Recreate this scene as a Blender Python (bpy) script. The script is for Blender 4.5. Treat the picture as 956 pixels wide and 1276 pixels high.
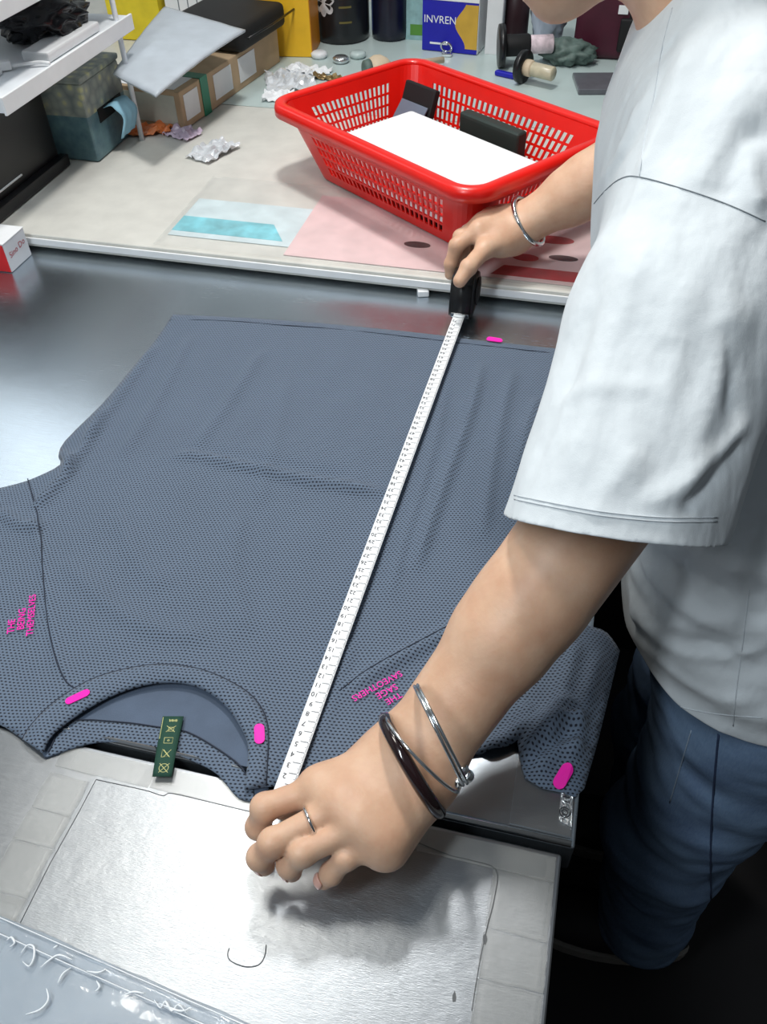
import bpy, bmesh, math, random
import numpy as np
from mathutils import Vector, Matrix, noise
from mathutils.geometry import delaunay_2d_cdt
from mathutils.bvhtree import BVHTree
for o in list(bpy.data.objects): bpy.data.objects.remove(o)
scene = bpy.context.scene
COL = scene.collection
random.seed(4); RNG = np.random.default_rng(4)
TZ = 0.85                       # height of the metal work surface above the floor; all shapes below use z = 0 there

# ------------------------------------------------------------------ camera
W_, H_ = 956, 1276
FPX = 1050.0; CAMH = 0.633
_p, _r, _a = [math.radians(v) for v in (45.17, -1.36, -14.69)]
def _axes():
    F = np.array([0, math.cos(_p), -math.sin(_p)]); U = np.array([0, math.sin(_p), math.cos(_p)]); X = np.array([1, 0, 0.])
    c, s = math.cos(_r), math.sin(_r)
    M = np.array([c*X+s*U, -s*X+c*U, F])
    ca, sa = math.cos(-_a), math.sin(-_a)
    return M @ np.array([[ca, -sa, 0], [sa, ca, 0], [0, 0, 1]]).T
CM = _axes()
def ray(px, py): return np.array([(px-W_/2)/FPX, -(py-H_/2)/FPX, 1.]) @ CM
def T(px, py, z=0.0):           # the point of height z above the work surface seen at a pixel
    d = ray(px, py); return np.array([0, 0, CAMH]) + d*(z-CAMH)/d[2]
def D(px, py, dep): return np.array([0, 0, CAMH]) + ray(px, py)*dep
cam = bpy.data.cameras.new('camera'); camo = bpy.data.objects.new('camera', cam); COL.objects.link(camo)
cam.sensor_fit = 'VERTICAL'; cam.sensor_height = 36; cam.lens = FPX/H_*36; cam.clip_start = 0.02
m = Matrix([[CM[0][i], CM[1][i], -CM[2][i], (0, 0, CAMH+TZ)[i]] for i in range(3)] + [[0, 0, 0, 1]])
camo.matrix_world = m
scene.camera = camo

# ------------------------------------------------------------------ world, lamps, exposure
world = bpy.data.worlds.new('world'); scene.world = world; world.use_nodes = True
world.node_tree.nodes['Background'].inputs[0].default_value = (0.80, 0.90, 1.0, 1)
world.node_tree.nodes['Background'].inputs[1].default_value = 0.17
def area(name, loc, target, sx, sy, power, col):
    l = bpy.data.lights.new(name, 'AREA'); l.shape = 'RECTANGLE'; l.size = sx; l.size_y = sy; l.energy = power; l.color = col
    o = bpy.data.objects.new(name, l); COL.objects.link(o); o.location = Vector(loc)+Vector((0, 0, TZ))
    o.rotation_euler = (Vector(target)-Vector(loc)).to_track_quat('-Z', 'Y').to_euler(); return o
area('lamp_tube_near', (-0.62, 0.62, 1.45), (-0.2, 0.4, 0), 0.20, 0.36, 5, (1.0, 0.95, 0.86))
area('lamp_tube_far', (-0.36, 1.25, 1.45), (-0.15, 0.6, 0), 0.14, 0.22, 15, (1.0, 0.98, 0.95))
area('lamp_ceiling', (-0.66, -0.45, 1.60), (-0.05, 0.7, 0), 0.16, 0.90, 17, (0.88, 0.95, 1.0))
area('lamp_ceiling_far', (-0.6, 1.9, 1.9), (-0.4, 1.7, 0), 1.2, 0.5, 4, (0.95, 0.98, 1.0))
area('lamp_wall', (-1.70, 1.75, 1.05), (-0.6, 0.9, 0), 0.55, 1.3, 4.5, (0.90, 0.96, 1.0))
scene.view_settings.view_transform = 'Standard'; scene.view_settings.look = 'None'
scene.view_settings.gamma = 1.0; scene.view_settings.use_curve_mapping = False
scene.view_settings.exposure = 0.0

# ------------------------------------------------------------------ materials
def lin(c):
    return tuple(((v/255)/12.92 if v/255 <= 0.04045 else ((v/255+0.055)/1.055)**2.4) for v in c)
class NT:
    def __init__(s, m): s.m = m; s.t = m.node_tree; s.n = s.t.nodes; s.b = s.n['Principled BSDF']; s._c = None
    def add(s, t, **k):
        n = s.n.new(t)
        for a, v in k.items(): setattr(n, a, v)
        return n
    def link(s, a, b): s.t.links.new(a, b)
    def coord(s):
        if s._c is None: s._c = s.add('ShaderNodeTexCoord').outputs['Object']
        return s._c
    def mapping(s, scale=(1, 1, 1), rot=(0, 0, 0)):
        n = s.add('ShaderNodeMapping'); n.inputs['Scale'].default_value = scale; n.inputs['Rotation'].default_value = rot
        s.link(s.coord(), n.inputs['Vector']); return n.outputs['Vector']
    def noise(s, scale, detail=3, vec=None, rough=0.5):
        n = s.add('ShaderNodeTexNoise'); n.inputs['Scale'].default_value = scale; n.inputs['Detail'].default_value = detail
        n.inputs['Roughness'].default_value = rough
        s.link(vec if vec is not None else s.coord(), n.inputs['Vector']); return n.outputs['Fac']
    def math(s, op, a, b=None, c=None):
        n = s.add('ShaderNodeMath', operation=op)
        for i, v in enumerate((a, b, c)):
            if v is None: continue
            if isinstance(v, (int, float)): n.inputs[i].default_value = v
            else: s.link(v, n.inputs[i])
        return n.outputs[0]
    def ramp(s, fac, stops):
        n = s.add('ShaderNodeValToRGB'); el = n.color_ramp.elements
        while len(el) < len(stops): el.new(0.5)
        for e, (p, c) in zip(el, stops): e.position = p; e.color = tuple(c)+(1,) if len(c) == 3 else c
        s.link(fac, n.inputs[0]); return n.outputs[0]
    def mix(s, fac, a, b):
        n = s.add('ShaderNodeMix', data_type='RGBA')
        if isinstance(fac, (int, float)): n.inputs[0].default_value = fac
        else: s.link(fac, n.inputs[0])
        for i, v in ((6, a), (7, b)):
            if isinstance(v, tuple): n.inputs[i].default_value = v+(1,)
            else: s.link(v, n.inputs[i])
        return n.outputs[2]
    def bump(s, h, strength, dist):
        n = s.add('ShaderNodeBump'); n.inputs['Strength'].default_value = strength; n.inputs['Distance'].default_value = dist
        s.link(h, n.inputs['Height'])
        if s.b.inputs['Normal'].is_linked: s.link(s.b.inputs['Normal'].links[0].from_socket, n.inputs['Normal'])
        s.link(n.outputs[0], s.b.inputs['Normal'])
    def color(s, c): s.link(c, s.b.inputs['Base Color'])
MATS = {}
def pm(name, rgb, rough=0.5, metal=0.0, var=0.10, vscale=30, bump=0.0, bscale=200, spec=0.5, **kw):
    if name in MATS: return MATS[name]
    m = bpy.data.materials.new(name); m.use_nodes = True; n = NT(m); c = lin(rgb)
    f = n.noise(vscale, 4)
    n.color(n.ramp(f, [(0.3, tuple(v*(1-var) for v in c)), (0.7, tuple(min(1, v*(1+var)) for v in c))]))
    n.b.inputs['Roughness'].default_value = rough; n.b.inputs['Metallic'].default_value = metal
    n.b.inputs['Specular IOR Level'].default_value = spec
    for k, v in kw.items(): n.b.inputs[k.replace('_', ' ')].default_value = v
    if bump: n.bump(n.noise(bscale, 3), bump, 0.001)
    MATS[name] = m; return m
def skin_mat():
    m = bpy.data.materials.new('skin'); m.use_nodes = True; n = NT(m)
    f = n.noise(38, 5); g = n.noise(160, 3)
    c = n.ramp(f, [(0.25, lin((204, 160, 130))), (0.55, lin((217, 179, 149))), (0.8, lin((223, 190, 162)))])
    n.color(n.mix(n.math('MULTIPLY', g, 0.25), c, lin((190, 132, 112))))
    n.b.inputs['Roughness'].default_value = 0.5; n.b.inputs['Subsurface Weight'].default_value = 0.12
    n.b.inputs['Subsurface Radius'].default_value = (0.012, 0.004, 0.002); n.b.inputs['Subsurface Scale'].default_value = 0.4
    n.bump(n.noise(420, 3), 0.18, 0.0006); n.bump(n.noise(120, 4), 0.2, 0.0012)
    MATS['skin'] = m; return m
def mesh_fabric(name, base, hole, ang, cu=0.0044, cv=0.0036):
    m = bpy.data.materials.new(name); m.use_nodes = True; n = NT(m)
    sep = n.add('ShaderNodeSeparateXYZ'); wob = n.add('ShaderNodeTexNoise'); wob.inputs['Scale'].default_value = 60; n.link(n.coord(), wob.inputs['Vector'])
    va = n.add('ShaderNodeVectorMath', operation='MULTIPLY_ADD'); va.inputs[1].default_value = (0.0022, 0.0022, 0); n.link(wob.outputs['Color'], va.inputs[0]); n.link(n.mapping(rot=(0, 0, -ang)), va.inputs[2])
    n.link(va.outputs[0], sep.inputs[0])
    v = n.math('DIVIDE', sep.outputs[1], cv)
    odd = n.math('MODULO', n.math('FLOOR', v), 2.0); odd = n.math('ABSOLUTE', odd)
    u = n.math('ADD', n.math('DIVIDE', sep.outputs[0], cu), n.math('MULTIPLY', odd, 0.5))
    fu = n.math('SUBTRACT', n.math('FRACT', u), 0.5); fv = n.math('SUBTRACT', n.math('FRACT', v), 0.5)
    d = n.math('SQRT', n.math('ADD', n.math('POWER', n.math('MULTIPLY', fu, 1.0), 2), n.math('POWER', n.math('MULTIPLY', fv, 1.25), 2)))
    hole_f = n.add('ShaderNodeMapRange'); hole_f.interpolation_type = 'SMOOTHSTEP'
    hole_f.inputs[1].default_value = 0.17; hole_f.inputs[2].default_value = 0.38; n.link(d, hole_f.inputs[0])
    thread = n.noise(900, 2); big = n.noise(14, 3)
    c = n.mix(big, tuple(x*0.9 for x in lin(base)), tuple(x*1.08 for x in lin(base)))
    c = n.mix(n.math('MULTIPLY', thread, 0.5), c, tuple(min(1, x*1.5) for x in lin(base)))
    n.color(n.mix(hole_f.outputs[0], lin(hole), c))
    n.b.inputs['Roughness'].default_value = 0.75; n.b.inputs['Sheen Weight'].default_value = 0.15
    n.b.inputs['Specular IOR Level'].default_value = 0.3
    n.bump(hole_f.outputs[0], 0.6, 0.0012)
    MATS[name] = m; return m
def metal_mat(name, rgb, rough, metal, scr=1.0, ang=0.3):
    m = bpy.data.materials.new(name); m.use_nodes = True; n = NT(m); c = lin(rgb)
    a = n.noise(40, 5, n.mapping((1.0, 14, 1), (0, 0, ang))); b = n.noise(9, 5); s = n.noise(230, 3, n.mapping((1, 9, 1), (0, 0, ang+1.3)))
    n.color(n.mix(b, tuple(v*0.80 for v in c), tuple(min(1, v*1.10) for v in c)))
    n.b.inputs['Metallic'].default_value = metal
    r = n.math('ADD', rough-0.09, n.math('MULTIPLY', a, 0.10)); r = n.math('ADD', r, n.math('MULTIPLY', b, 0.08))
    n.link(r, n.b.inputs['Roughness'])
    n.bump(s, 0.10*scr, 0.0006); n.bump(n.noise(60, 2), 0.05*scr, 0.002)
    MATS[name] = m; return m
def cloth_mat(name, rgb, weave=1400, var=0.04, sheen=0.2):
    m = bpy.data.materials.new(name); m.use_nodes = True; n = NT(m); c = lin(rgb)
    f = n.noise(22, 4)
    n.color(n.ramp(f, [(0.3, tuple(v*(1-var) for v in c)), (0.7, tuple(min(1, v*(1+var)) for v in c))]))
    n.b.inputs['Roughness'].default_value = 0.85; n.b.inputs['Specular IOR Level'].default_value = 0.2; n.b.inputs['Sheen Weight'].default_value = sheen
    n.bump(n.noise(weave, 2), 0.25, 0.0006); n.bump(n.noise(35, 4), 0.3, 0.004)
    n.bump(n.noise(13, 3, n.mapping((1.8, 1.0, 0.6), (0.3, 0.5, 0.2)), 0.55), 0.30, 0.02)
    MATS[name] = m; return m
def denim_mat():
    m = bpy.data.materials.new('denim'); m.use_nodes = True; n = NT(m)
    f = n.noise(12, 5); w = n.noise(700, 2, n.mapping((1, 1, 0.15)))
    c = n.ramp(f, [(0.3, lin((80, 104, 142))), (0.7, lin((116, 144, 176)))])
    n.color(n.mix(n.math('MULTIPLY', w, 0.45), c, lin((150, 172, 196))))
    n.b.inputs['Roughness'].default_value = 0.85; n.b.inputs['Specular IOR Level'].default_value = 0.2
    n.bump(w, 0.3, 0.0006); n.bump(n.noise(40, 4), 0.3, 0.004); MATS['denim'] = m; return m
def film_mat(name, tint, amount, rough=0.12, fres=0.5):
    m = bpy.data.materials.new(name); m.use_nodes = True; n = NT(m); t = n.t
    n.b.inputs['Base Color'].default_value = lin(tint)+(1,); n.b.inputs['Roughness'].default_value = rough
    n.b.inputs['Specular IOR Level'].default_value = 0.9
    n.bump(n.noise(70, 4), 0.25, 0.003)
    lw = n.add('ShaderNodeLayerWeight'); lw.inputs[0].default_value = 0.45
    f = n.math('ADD', n.math('MULTIPLY', lw.outputs['Fresnel'], fres), n.math('ADD', amount-0.06, n.math('MULTIPLY', n.noise(26, 4), 0.12)))
    tr = n.add('ShaderNodeBsdfTransparent'); mx = n.add('ShaderNodeMixShader')
    n.link(f, mx.inputs[0]); n.link(tr.outputs[0], mx.inputs[1]); n.link(n.b.outputs[0], mx.inputs[2])
    n.link(mx.outputs[0], n.n['Material Output'].inputs[0]); MATS[name] = m; return m
SHIRT_ANG = math.radians(8.2)
skin_mat(); denim_mat()
mesh_fabric('slate_mesh', (92, 106, 124), (22, 26, 38), SHIRT_ANG, 0.0038, 0.0030)
pm('slate_plain', (80, 94, 114), 0.8, bump=0.3, bscale=900)
pm('seam_dark', (40, 47, 62), 0.9)
metal_mat('steel_near', (168, 172, 176), 0.33, 0.95, 1.3, 0.2)
metal_mat('steel_sheet', (164, 169, 174), 0.33, 0.97, 2.2, 0.9)
metal_mat('steel_rear', (196, 206, 214), 0.25, 0.97, 0.8, 0.1)
metal_mat('chrome', (225, 228, 230), 0.14, 1.0, 0.3)
cloth_mat('white_cotton', (210, 217, 221))
pm('white_seam', (198, 205, 210), 0.9)
pm('grey_thread', (120, 128, 134), 0.9)
pm('black_plastic', (18, 18, 20), 0.35, var=0.15)
pm('black_matte', (14, 14, 16), 0.7)
pm('dark_floor', (26, 24, 26), 0.75, var=0.3, vscale=6)
pm('red_plastic', (226, 22, 10), 0.32, var=0.04, Coat_Weight=0.15)
pm('cream_board', (208, 207, 200), 0.45, var=0.06)
pm('pale_top', (214, 216, 210), 0.35, var=0.05)
pm('white_plastic', (232, 234, 236), 0.35, var=0.03)
pm('white_paper', (236, 238, 240), 0.7, var=0.03)
pm('hot_pink', (255, 40, 180), 0.5, var=0.03, spec=0.2)
pm('tape_white', (238, 240, 242), 0.4, var=0.02)
pm('print_black', (42, 44, 50), 0.6)
pm('label_green', (22, 66, 52), 0.8, var=0.1, bump=0.3, bscale=800)
pm('label_thread', (214, 212, 150), 0.7)
pm('hair_dark', (24, 20, 20), 0.45, var=0.3, vscale=120)

# ------------------------------------------------------------------ helpers
def V(p): return Vector((float(p[0]), float(p[1]), float(p[2])))
def tag(o, label=None, cat=None, group=None, kind=None):
    if label: o['label'] = label
    if cat: o['category'] = cat
    if group: o['group'] = group
    if kind: o['kind'] = kind
    return o
def thing(name, label, cat, base=(0, 0, 0), group=None, rotz=0.0):
    o = bpy.data.objects.new(name, None); COL.objects.link(o); o.empty_display_size = 0.05
    o.location = V(base)+Vector((0, 0, TZ)); o.rotation_euler = (0, 0, rotz)
    o['_base'] = [float(x) for x in base]; o['_rot'] = float(rotz)
    return tag(o, label, cat, group)
def base_of(p):
    while p is not None:
        if '_base' in p: return V(p['_base']), p['_rot'], True
        p = p.parent
    return Vector((0, 0, 0)), 0.0, False
def finish(name, me, mat, parent=None, smooth=False, local=False):
    if smooth:
        for p in me.polygons: p.use_smooth = True
    ms = mat if isinstance(mat, (list, tuple)) else [mat]
    for x in ms: me.materials.append(MATS[x] if isinstance(x, str) else x)
    o = bpy.data.objects.new(name, me); COL.objects.link(o)
    if parent is None: o.location.z = TZ
    else:
        b, r, has = base_of(parent)
        if not local: me.transform(Matrix.Rotation(-r, 4, 'Z') @ Matrix.Translation(-b))
        if not has: pass
        o.parent = parent
    return o
def from_bm(name, bm, mat, parent=None, smooth=False, local=False):
    me = bpy.data.meshes.new(name); bmesh.ops.recalc_face_normals(bm, faces=bm.faces); bm.to_mesh(me); bm.free()
    return finish(name, me, mat, parent, smooth, local)
def from_py(name, v, f, mat, parent=None, smooth=False, local=False):
    me = bpy.data.meshes.new(name); me.from_pydata([tuple(map(float, x)) for x in v], [], [tuple(map(int, x)) for x in f]); me.validate(); me.update()
    return finish(name, me, mat, parent, smooth, local)
def mod(o, kind, **k):
    x = o.modifiers.new(kind.lower(), kind)
    for a, v in k.items(): setattr(x, a, v)
    return o
def bm_box(bm, c, s, rot=None, bev=0.0, seg=2):
    r = bmesh.ops.create_cube(bm, size=1.0); vs = r['verts']
    mat = Matrix.Translation(V(c)) @ (rot.to_4x4() if rot is not None else Matrix()) @ Matrix.Diagonal((s[0], s[1], s[2], 1))
    bmesh.ops.transform(bm, matrix=mat, verts=vs)
    if bev:
        es = list({e for v in vs for e in v.link_edges})
        bmesh.ops.bevel(bm, geom=es, offset=bev, segments=seg, affect='EDGES', profile=0.6)
def box(name, c, s, mat, parent=None, rot=None, bev=0.002, seg=2, local=False, smooth=False):
    bm = bmesh.new(); bm_box(bm, c, s, rot, bev, seg); return from_bm(name, bm, mat, parent, smooth, local)
def zr(a): return Matrix.Rotation(a, 3, 'Z')
def lathe(name, prof, c, mat, parent=None, n=32, axis=None, local=False, close=True):
    v, f = [], []; q = Vector((0, 0, 1)).rotation_difference(Vector(axis).normalized()) if axis is not None else None
    for (r, z) in prof:
        for i in range(n):
            a = 2*math.pi*i/n; p = Vector((r*math.cos(a), r*math.sin(a), z))
            if q: p = q @ p
            v.append(p+V(c))
    for j in range(len(prof)-1):
        for i in range(n):
            a, b = j*n+i, j*n+(i+1) % n; f.append((a, b, b+n, a+n))
    if close:
        f.append(tuple(reversed(range(n)))); f.append(tuple(range((len(prof)-1)*n, len(prof)*n)))
    return from_py(name, v, f, mat, parent, True, local)
def tube_data(pts, r, n=8, closed=False):
    P = [V(p) for p in pts]; v, f = [], []; N = len(P); up = Vector((0, 0, 1)); prev = None
    for i, p in enumerate(P):
        a = P[(i-1) % N] if (closed or i) else P[0]; b = P[(i+1) % N] if (closed or i < N-1) else P[-1]
        t = (b-a).normalized()
        if prev is None:
            x = t.cross(up)
            if x.length < 1e-4: x = t.cross(Vector((1, 0, 0)))
            x.normalize()
        else: x = (prev - t*prev.dot(t)).normalized()
        prev = x; y = t.cross(x); rr = r[i] if hasattr(r, '__len__') else r
        for k in range(n):
            g = 2*math.pi*k/n; v.append(p+x*(rr*math.cos(g))+y*(rr*math.sin(g)))
    for i in range(N if closed else N-1):
        for k in range(n):
            a, b = i*n+k, i*n+(k+1) % n; c, d = ((i+1) % N)*n+(k+1) % n, ((i+1) % N)*n+k; f.append((a, b, c, d))
    if not closed:
        f.append(tuple(reversed(range(n)))); f.append(tuple(range((N-1)*n, N*n)))
    return v, f
def tube(name, pts, r, mat, parent=None, n=8, closed=False, local=False):
    v, f = tube_data(pts, r, n, closed); return from_py(name, v, f, mat, parent, True, local)
def torus_pts(c, nrm, R, n=48, e1=None, sq=1.0):
    nrm = V(nrm).normalized(); x = V(e1) if e1 is not None else nrm.orthogonal(); x = (x-nrm*x.dot(nrm)).normalized(); y = nrm.cross(x)
    return [V(c)+x*(R*math.cos(2*math.pi*i/n))+y*(R*sq*math.sin(2*math.pi*i/n)) for i in range(n)]
def smooth_poly(pts, n=8, closed=False):            # Catmull-Rom
    P = np.array(pts, float); N = len(P); out = []
    for i in range(N if closed else N-1):
        if closed: a, b, c, d = P[(i-1) % N], P[i], P[(i+1) % N], P[(i+2) % N]
        else: a, b, c, d = P[max(i-1, 0)], P[i], P[i+1], P[min(i+2, N-1)]
        for k in range(n):
            t = k/n; out.append(0.5*((2*b)+(-a+c)*t+(2*a-5*b+4*c-d)*t*t+(-a+3*b-3*c+d)*t**3))
    if not closed: out.append(P[-1])
    return np.array(out)
def prism(name, poly, z0, z1, mat, parent=None, bev=0.0):
    bm = bmesh.new(); vs = [bm.verts.new((float(p[0]), float(p[1]), z0)) for p in poly]; fa = bm.faces.new(vs)
    r = bmesh.ops.extrude_face_region(bm, geom=[fa]); bmesh.ops.translate(bm, vec=(0, 0, z1-z0), verts=[g for g in r['geom'] if isinstance(g, bmesh.types.BMVert)])
    if bev:
        es = [e for e in bm.edges if abs(e.verts[0].co.z-z1) < 1e-6 and abs(e.verts[1].co.z-z1) < 1e-6]
        bmesh.ops.bevel(bm, geom=es, offset=bev, segments=2, affect='EDGES')
    return from_bm(name, bm, mat, parent)
_tc = {}
def text_data(s, size=1.0):
    if s in _tc: return _tc[s]
    cu = bpy.data.curves.new('t', 'FONT'); cu.body = s; cu.size = 1.0; cu.align_x = 'CENTER'; cu.align_y = 'CENTER'; cu.resolution_u = 3
    o = bpy.data.objects.new('t', cu); COL.objects.link(o); bpy.context.view_layer.update()
    dg = bpy.context.evaluated_depsgraph_get(); e = o.evaluated_get(dg); me = e.to_mesh()
    v = [tuple(x.co) for x in me.vertices]; f = [tuple(p.vertices) for p in me.polygons]
    e.to_mesh_clear(); bpy.data.objects.remove(o); bpy.data.curves.remove(cu)
    _tc[s] = (v, f); return v, f
def text_on(s, origin, xd, yd, size, lift=None, bold=0.0):
    v, f = text_data(s); out = []; xd, yd, o = V(xd).normalized(), V(yd).normalized(), V(origin)
    for p in v:
        q = o+xd*(p[0]*size)+yd*(p[1]*size)
        if lift: q.z = lift(q.x, q.y)
        out.append(q)
    return out, f
def join_data(parts):
    V_, F_ = [], []
    for v, f in parts:
        k = len(V_); V_ += list(v); F_ += [tuple(i+k for i in t) for t in f]
    return V_, F_
def crumple(name, c, s, mat, parent=None, amp=0.25, fr=6.0, seed=0, sub=4, flat=None, smooth=True):
    bm = bmesh.new(); bmesh.ops.create_icosphere(bm, subdivisions=sub, radius=1.0)
    for v in bm.verts:
        n = v.co.normalized(); q = n*fr*0.4+Vector((seed*3.1, seed*1.7, 0))
        d = 1+amp*noise.noise(q*1.0)+amp*0.8*(abs(noise.noise(q*2.3))-0.25)+amp*0.3*abs(noise.noise(q*5.1))
        p = n*d; v.co = Vector((p.x*s[0], p.y*s[1], p.z*s[2]))+V(c)
        if flat is not None and v.co.z < flat: v.co.z = flat
    return from_bm(name, bm, mat, parent, smooth)

# distance-field bodies: round cones blended smoothly, meshed with surface nets
class Field:
    def __init__(s, lo, hi, h):
        s.lo = np.array(lo, float); s.h = h; s.n = np.ceil((np.array(hi)-s.lo)/h).astype(int)+1
        s.F = np.full(tuple(s.n), 0.05, np.float32)
    def grid(s, lo, hi):
        a = np.clip(np.floor((np.array(lo)-s.lo)/s.h).astype(int), 0, s.n-1); b = np.clip(np.ceil((np.array(hi)-s.lo)/s.h).astype(int)+1, 1, s.n)
        sl = tuple(slice(x, y) for x, y in zip(a, b))
        g = [(s.lo[i]+s.h*np.arange(a[i], b[i])).astype(np.float32) for i in range(3)]
        return sl, g[0][:, None, None], g[1][None, :, None], g[2][None, None, :]
    def cones(s, cs, k_in, k_out, base=None):       # a limb (its cones blended by k_in), blended to base by k_out
        A = np.array([[*c[0]] for c in cs]+[[*c[1]] for c in cs]); R = max(max(c[2], c[3]) for c in cs)+k_out+4*s.h+0.004
        sl, X, Y, Z = s.grid(A.min(0)-R, A.max(0)+R); f = None
        for a, b, ra, rb in cs:
            a = np.array(a, np.float32); b = np.array(b, np.float32); d = b-a; L = float(d@d)+1e-12
            t = np.clip(((X-a[0])*d[0]+(Y-a[1])*d[1]+(Z-a[2])*d[2])/L, 0, 1)
            g = np.sqrt((X-a[0]-t*d[0])**2+(Y-a[1]-t*d[1])**2+(Z-a[2]-t*d[2])**2)-(ra+(rb-ra)*t)
            f = g if f is None else smin(f, g, k_in)
        ref = s.F if base is None else base
        r = smin(ref[sl], f, k_out)
        s.F[sl] = r if base is None else np.minimum(s.F[sl], r)
    def ellipsoid(s, c, rad, rot, k, sub=False):
        R = max(rad)+k+4*s.h; sl, X, Y, Z = s.grid(np.array(c)-R, np.array(c)+R)
        m = np.array(rot, np.float32) if rot is not None else np.eye(3, dtype=np.float32)
        x, y, z = X-c[0], Y-c[1], Z-c[2]
        q = [m[i][0]*x+m[i][1]*y+m[i][2]*z for i in range(3)]
        l = np.sqrt(sum((q[i]/rad[i])**2 for i in range(3))); g = (l-1)*min(rad)
        s.F[sl] = -smin(-s.F[sl], g, k) if sub else smin(s.F[sl], g, k)
    def mesh(s): return surface_nets(s.F, s.lo, s.h)
def smin(a, b, k):
    if k <= 0: return np.minimum(a, b)
    h = np.maximum(k-np.abs(a-b), 0)/k; return np.minimum(a, b)-h*h*k*0.25
def surface_nets(F, lo, h):
    S = F < 0; nx, ny, nz = F.shape
    c = np.zeros((nx-1, ny-1, nz-1), np.int8); offs = [(i, j, k) for i in (0, 1) for j in (0, 1) for k in (0, 1)]
    for i, j, k in offs: c += S[i:nx-1+i, j:ny-1+j, k:nz-1+k]
    act = np.argwhere((c > 0) & (c < 8)); idx = np.full(c.shape, -1, np.int32); idx[tuple(act.T)] = np.arange(len(act))
    pos = np.zeros((len(act), 3)); cnt = np.zeros(len(act)); I, J, K = act.T
    vals = {o: F[I+o[0], J+o[1], K+o[2]] for o in offs}
    for a in offs:
        for ax in range(3):
            if a[ax]: continue
            b = list(a); b[ax] = 1; b = tuple(b); va, vb = vals[a], vals[b]; m = (va < 0) != (vb < 0)
            t = va[m]/(va[m]-vb[m]); p = np.tile(np.array(a, float), (m.sum(), 1)); p[:, ax] += t; pos[m] += p; cnt[m] += 1
    V_ = lo+(act+pos/cnt[:, None])*h; faces = []
    for ax in range(3):
        sl0 = [slice(None)]*3; sl1 = [slice(None)]*3; sl0[ax] = slice(0, -1); sl1[ax] = slice(1, None)
        A, B = S[tuple(sl0)], S[tuple(sl1)]; e = np.argwhere(A != B); o1, o2 = [x for x in range(3) if x != ax]
        e = e[(e[:, o1] > 0) & (e[:, o2] > 0) & (e[:, o1] < F.shape[o1]-1) & (e[:, o2] < F.shape[o2]-1)]
        inside = A[tuple(e.T)]; q = []
        for d1, d2 in ((1, 1), (0, 1), (0, 0), (1, 0)):
            x = e.copy(); x[:, o1] -= d1; x[:, o2] -= d2; q.append(idx[tuple(x.T)])
        q = np.array(q).T; fl = inside if ax != 1 else ~inside; q[~fl] = q[~fl][:, ::-1]; faces.append(q)
    f = np.concatenate(faces); return V_, f[(f >= 0).all(1)]
def relax(V_, f, it, lam=0.5):
    e = np.concatenate([f[:, [0, 1]], f[:, [1, 2]], f[:, [2, 3]], f[:, [3, 0]]]); e = np.concatenate([e, e[:, ::-1]])
    cnt = np.bincount(e[:, 0], minlength=len(V_)).astype(float); cnt[cnt == 0] = 1
    for i in range(it):
        for l in (lam, -lam*1.03):
            s = np.stack([np.bincount(e[:, 0], V_[e[:, 1], a], minlength=len(V_)) for a in range(3)], 1)/cnt[:, None]
            V_ = V_+l*(s-V_)
    return V_
def vnormals(V_, f):
    n = np.cross(V_[f[:, 2]]-V_[f[:, 0]], V_[f[:, 3]]-V_[f[:, 1]]); N = np.zeros_like(V_)
    for i in range(4): np.add.at(N, f[:, i], n)
    return N/(np.linalg.norm(N, axis=1, keepdims=True)+1e-12)
def seg_dist(P, poly):          # distance of points to a polyline, and the parameter along it
    best = np.full(len(P), 9.0); par = np.zeros(len(P)); n = len(poly)-1
    for i in range(n):
        a, b = poly[i], poly[i+1]; d = b-a; t = np.clip(((P-a)@d)/(d@d+1e-12), 0, 1); q = np.linalg.norm(P-a-t[:, None]*d, axis=1)
        m = q < best; best[m] = q[m]; par[m] = (i+t[m])/n
    return best, par

# ------------------------------------------------------------------ the setting
tag(box('floor', (-0.2, 0.8, -TZ-0.05), (4.2, 4.2, 0.1), 'dark_floor', bev=0), kind='structure')
pm('wall_paint', (206, 210, 210), 0.8, var=0.05)
tag(box('wall_left', (-1.80, 0.8, 0.4), (0.08, 3.2, 2.5), 'wall_paint', bev=0), kind='structure')
pm('wall_grey', (96, 98, 100), 0.85, var=0.06)
tag(box('wall_right', (1.55, 0.55, 0.4), (0.08, 3.7, 2.5), 'wall_grey', bev=0), kind='structure')
tag(box('wall_front', (-0.15, -1.30, 0.4), (3.3, 0.08, 2.5), 'wall_grey', bev=0), kind='structure')
tag(box('wall_back', (-0.2, 2.44, 0.4), (4.2, 0.08, 2.5), 'wall_paint', bev=0), kind='structure')

# ------------------------------------------------------------------ near metal work surface
GY0, GY1, RX, RX2 = 0.2860, 0.2925, 0.0575, 0.0665
film_mat('clear_tape', (214, 214, 208), 0.10, 0.30, 0.10)
film_mat('clear_film', (206, 220, 232), 0.22, 0.10)
film_mat('clear_cover', (190, 196, 196), 0.02, 0.08, 0.10)
nt = thing('metal_table', 'scuffed silver metal table top under the resting hand, nearest the camera', 'table', (-0.42, -0.05, -TZ))
box('tabletop', (-0.46, -0.06, -0.018), (1.035, GY0*2+0.12, 0.036), 'steel_near', nt, bev=0.003, seg=3)
box('base_cabinet', (-0.48, -0.06, -0.4435), (0.95, 0.60, 0.813), 'black_matte', nt, bev=0.004)
sA, sB, sC, sD = T(118, 970), T(620, 1084), T(583, 1276), T(25, 1150)
lx = (sA[0]+sD[0])/2-0.004; rx = (sB[0]+sC[0])/2; ty = (sA[1]+sB[1])/2
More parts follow.
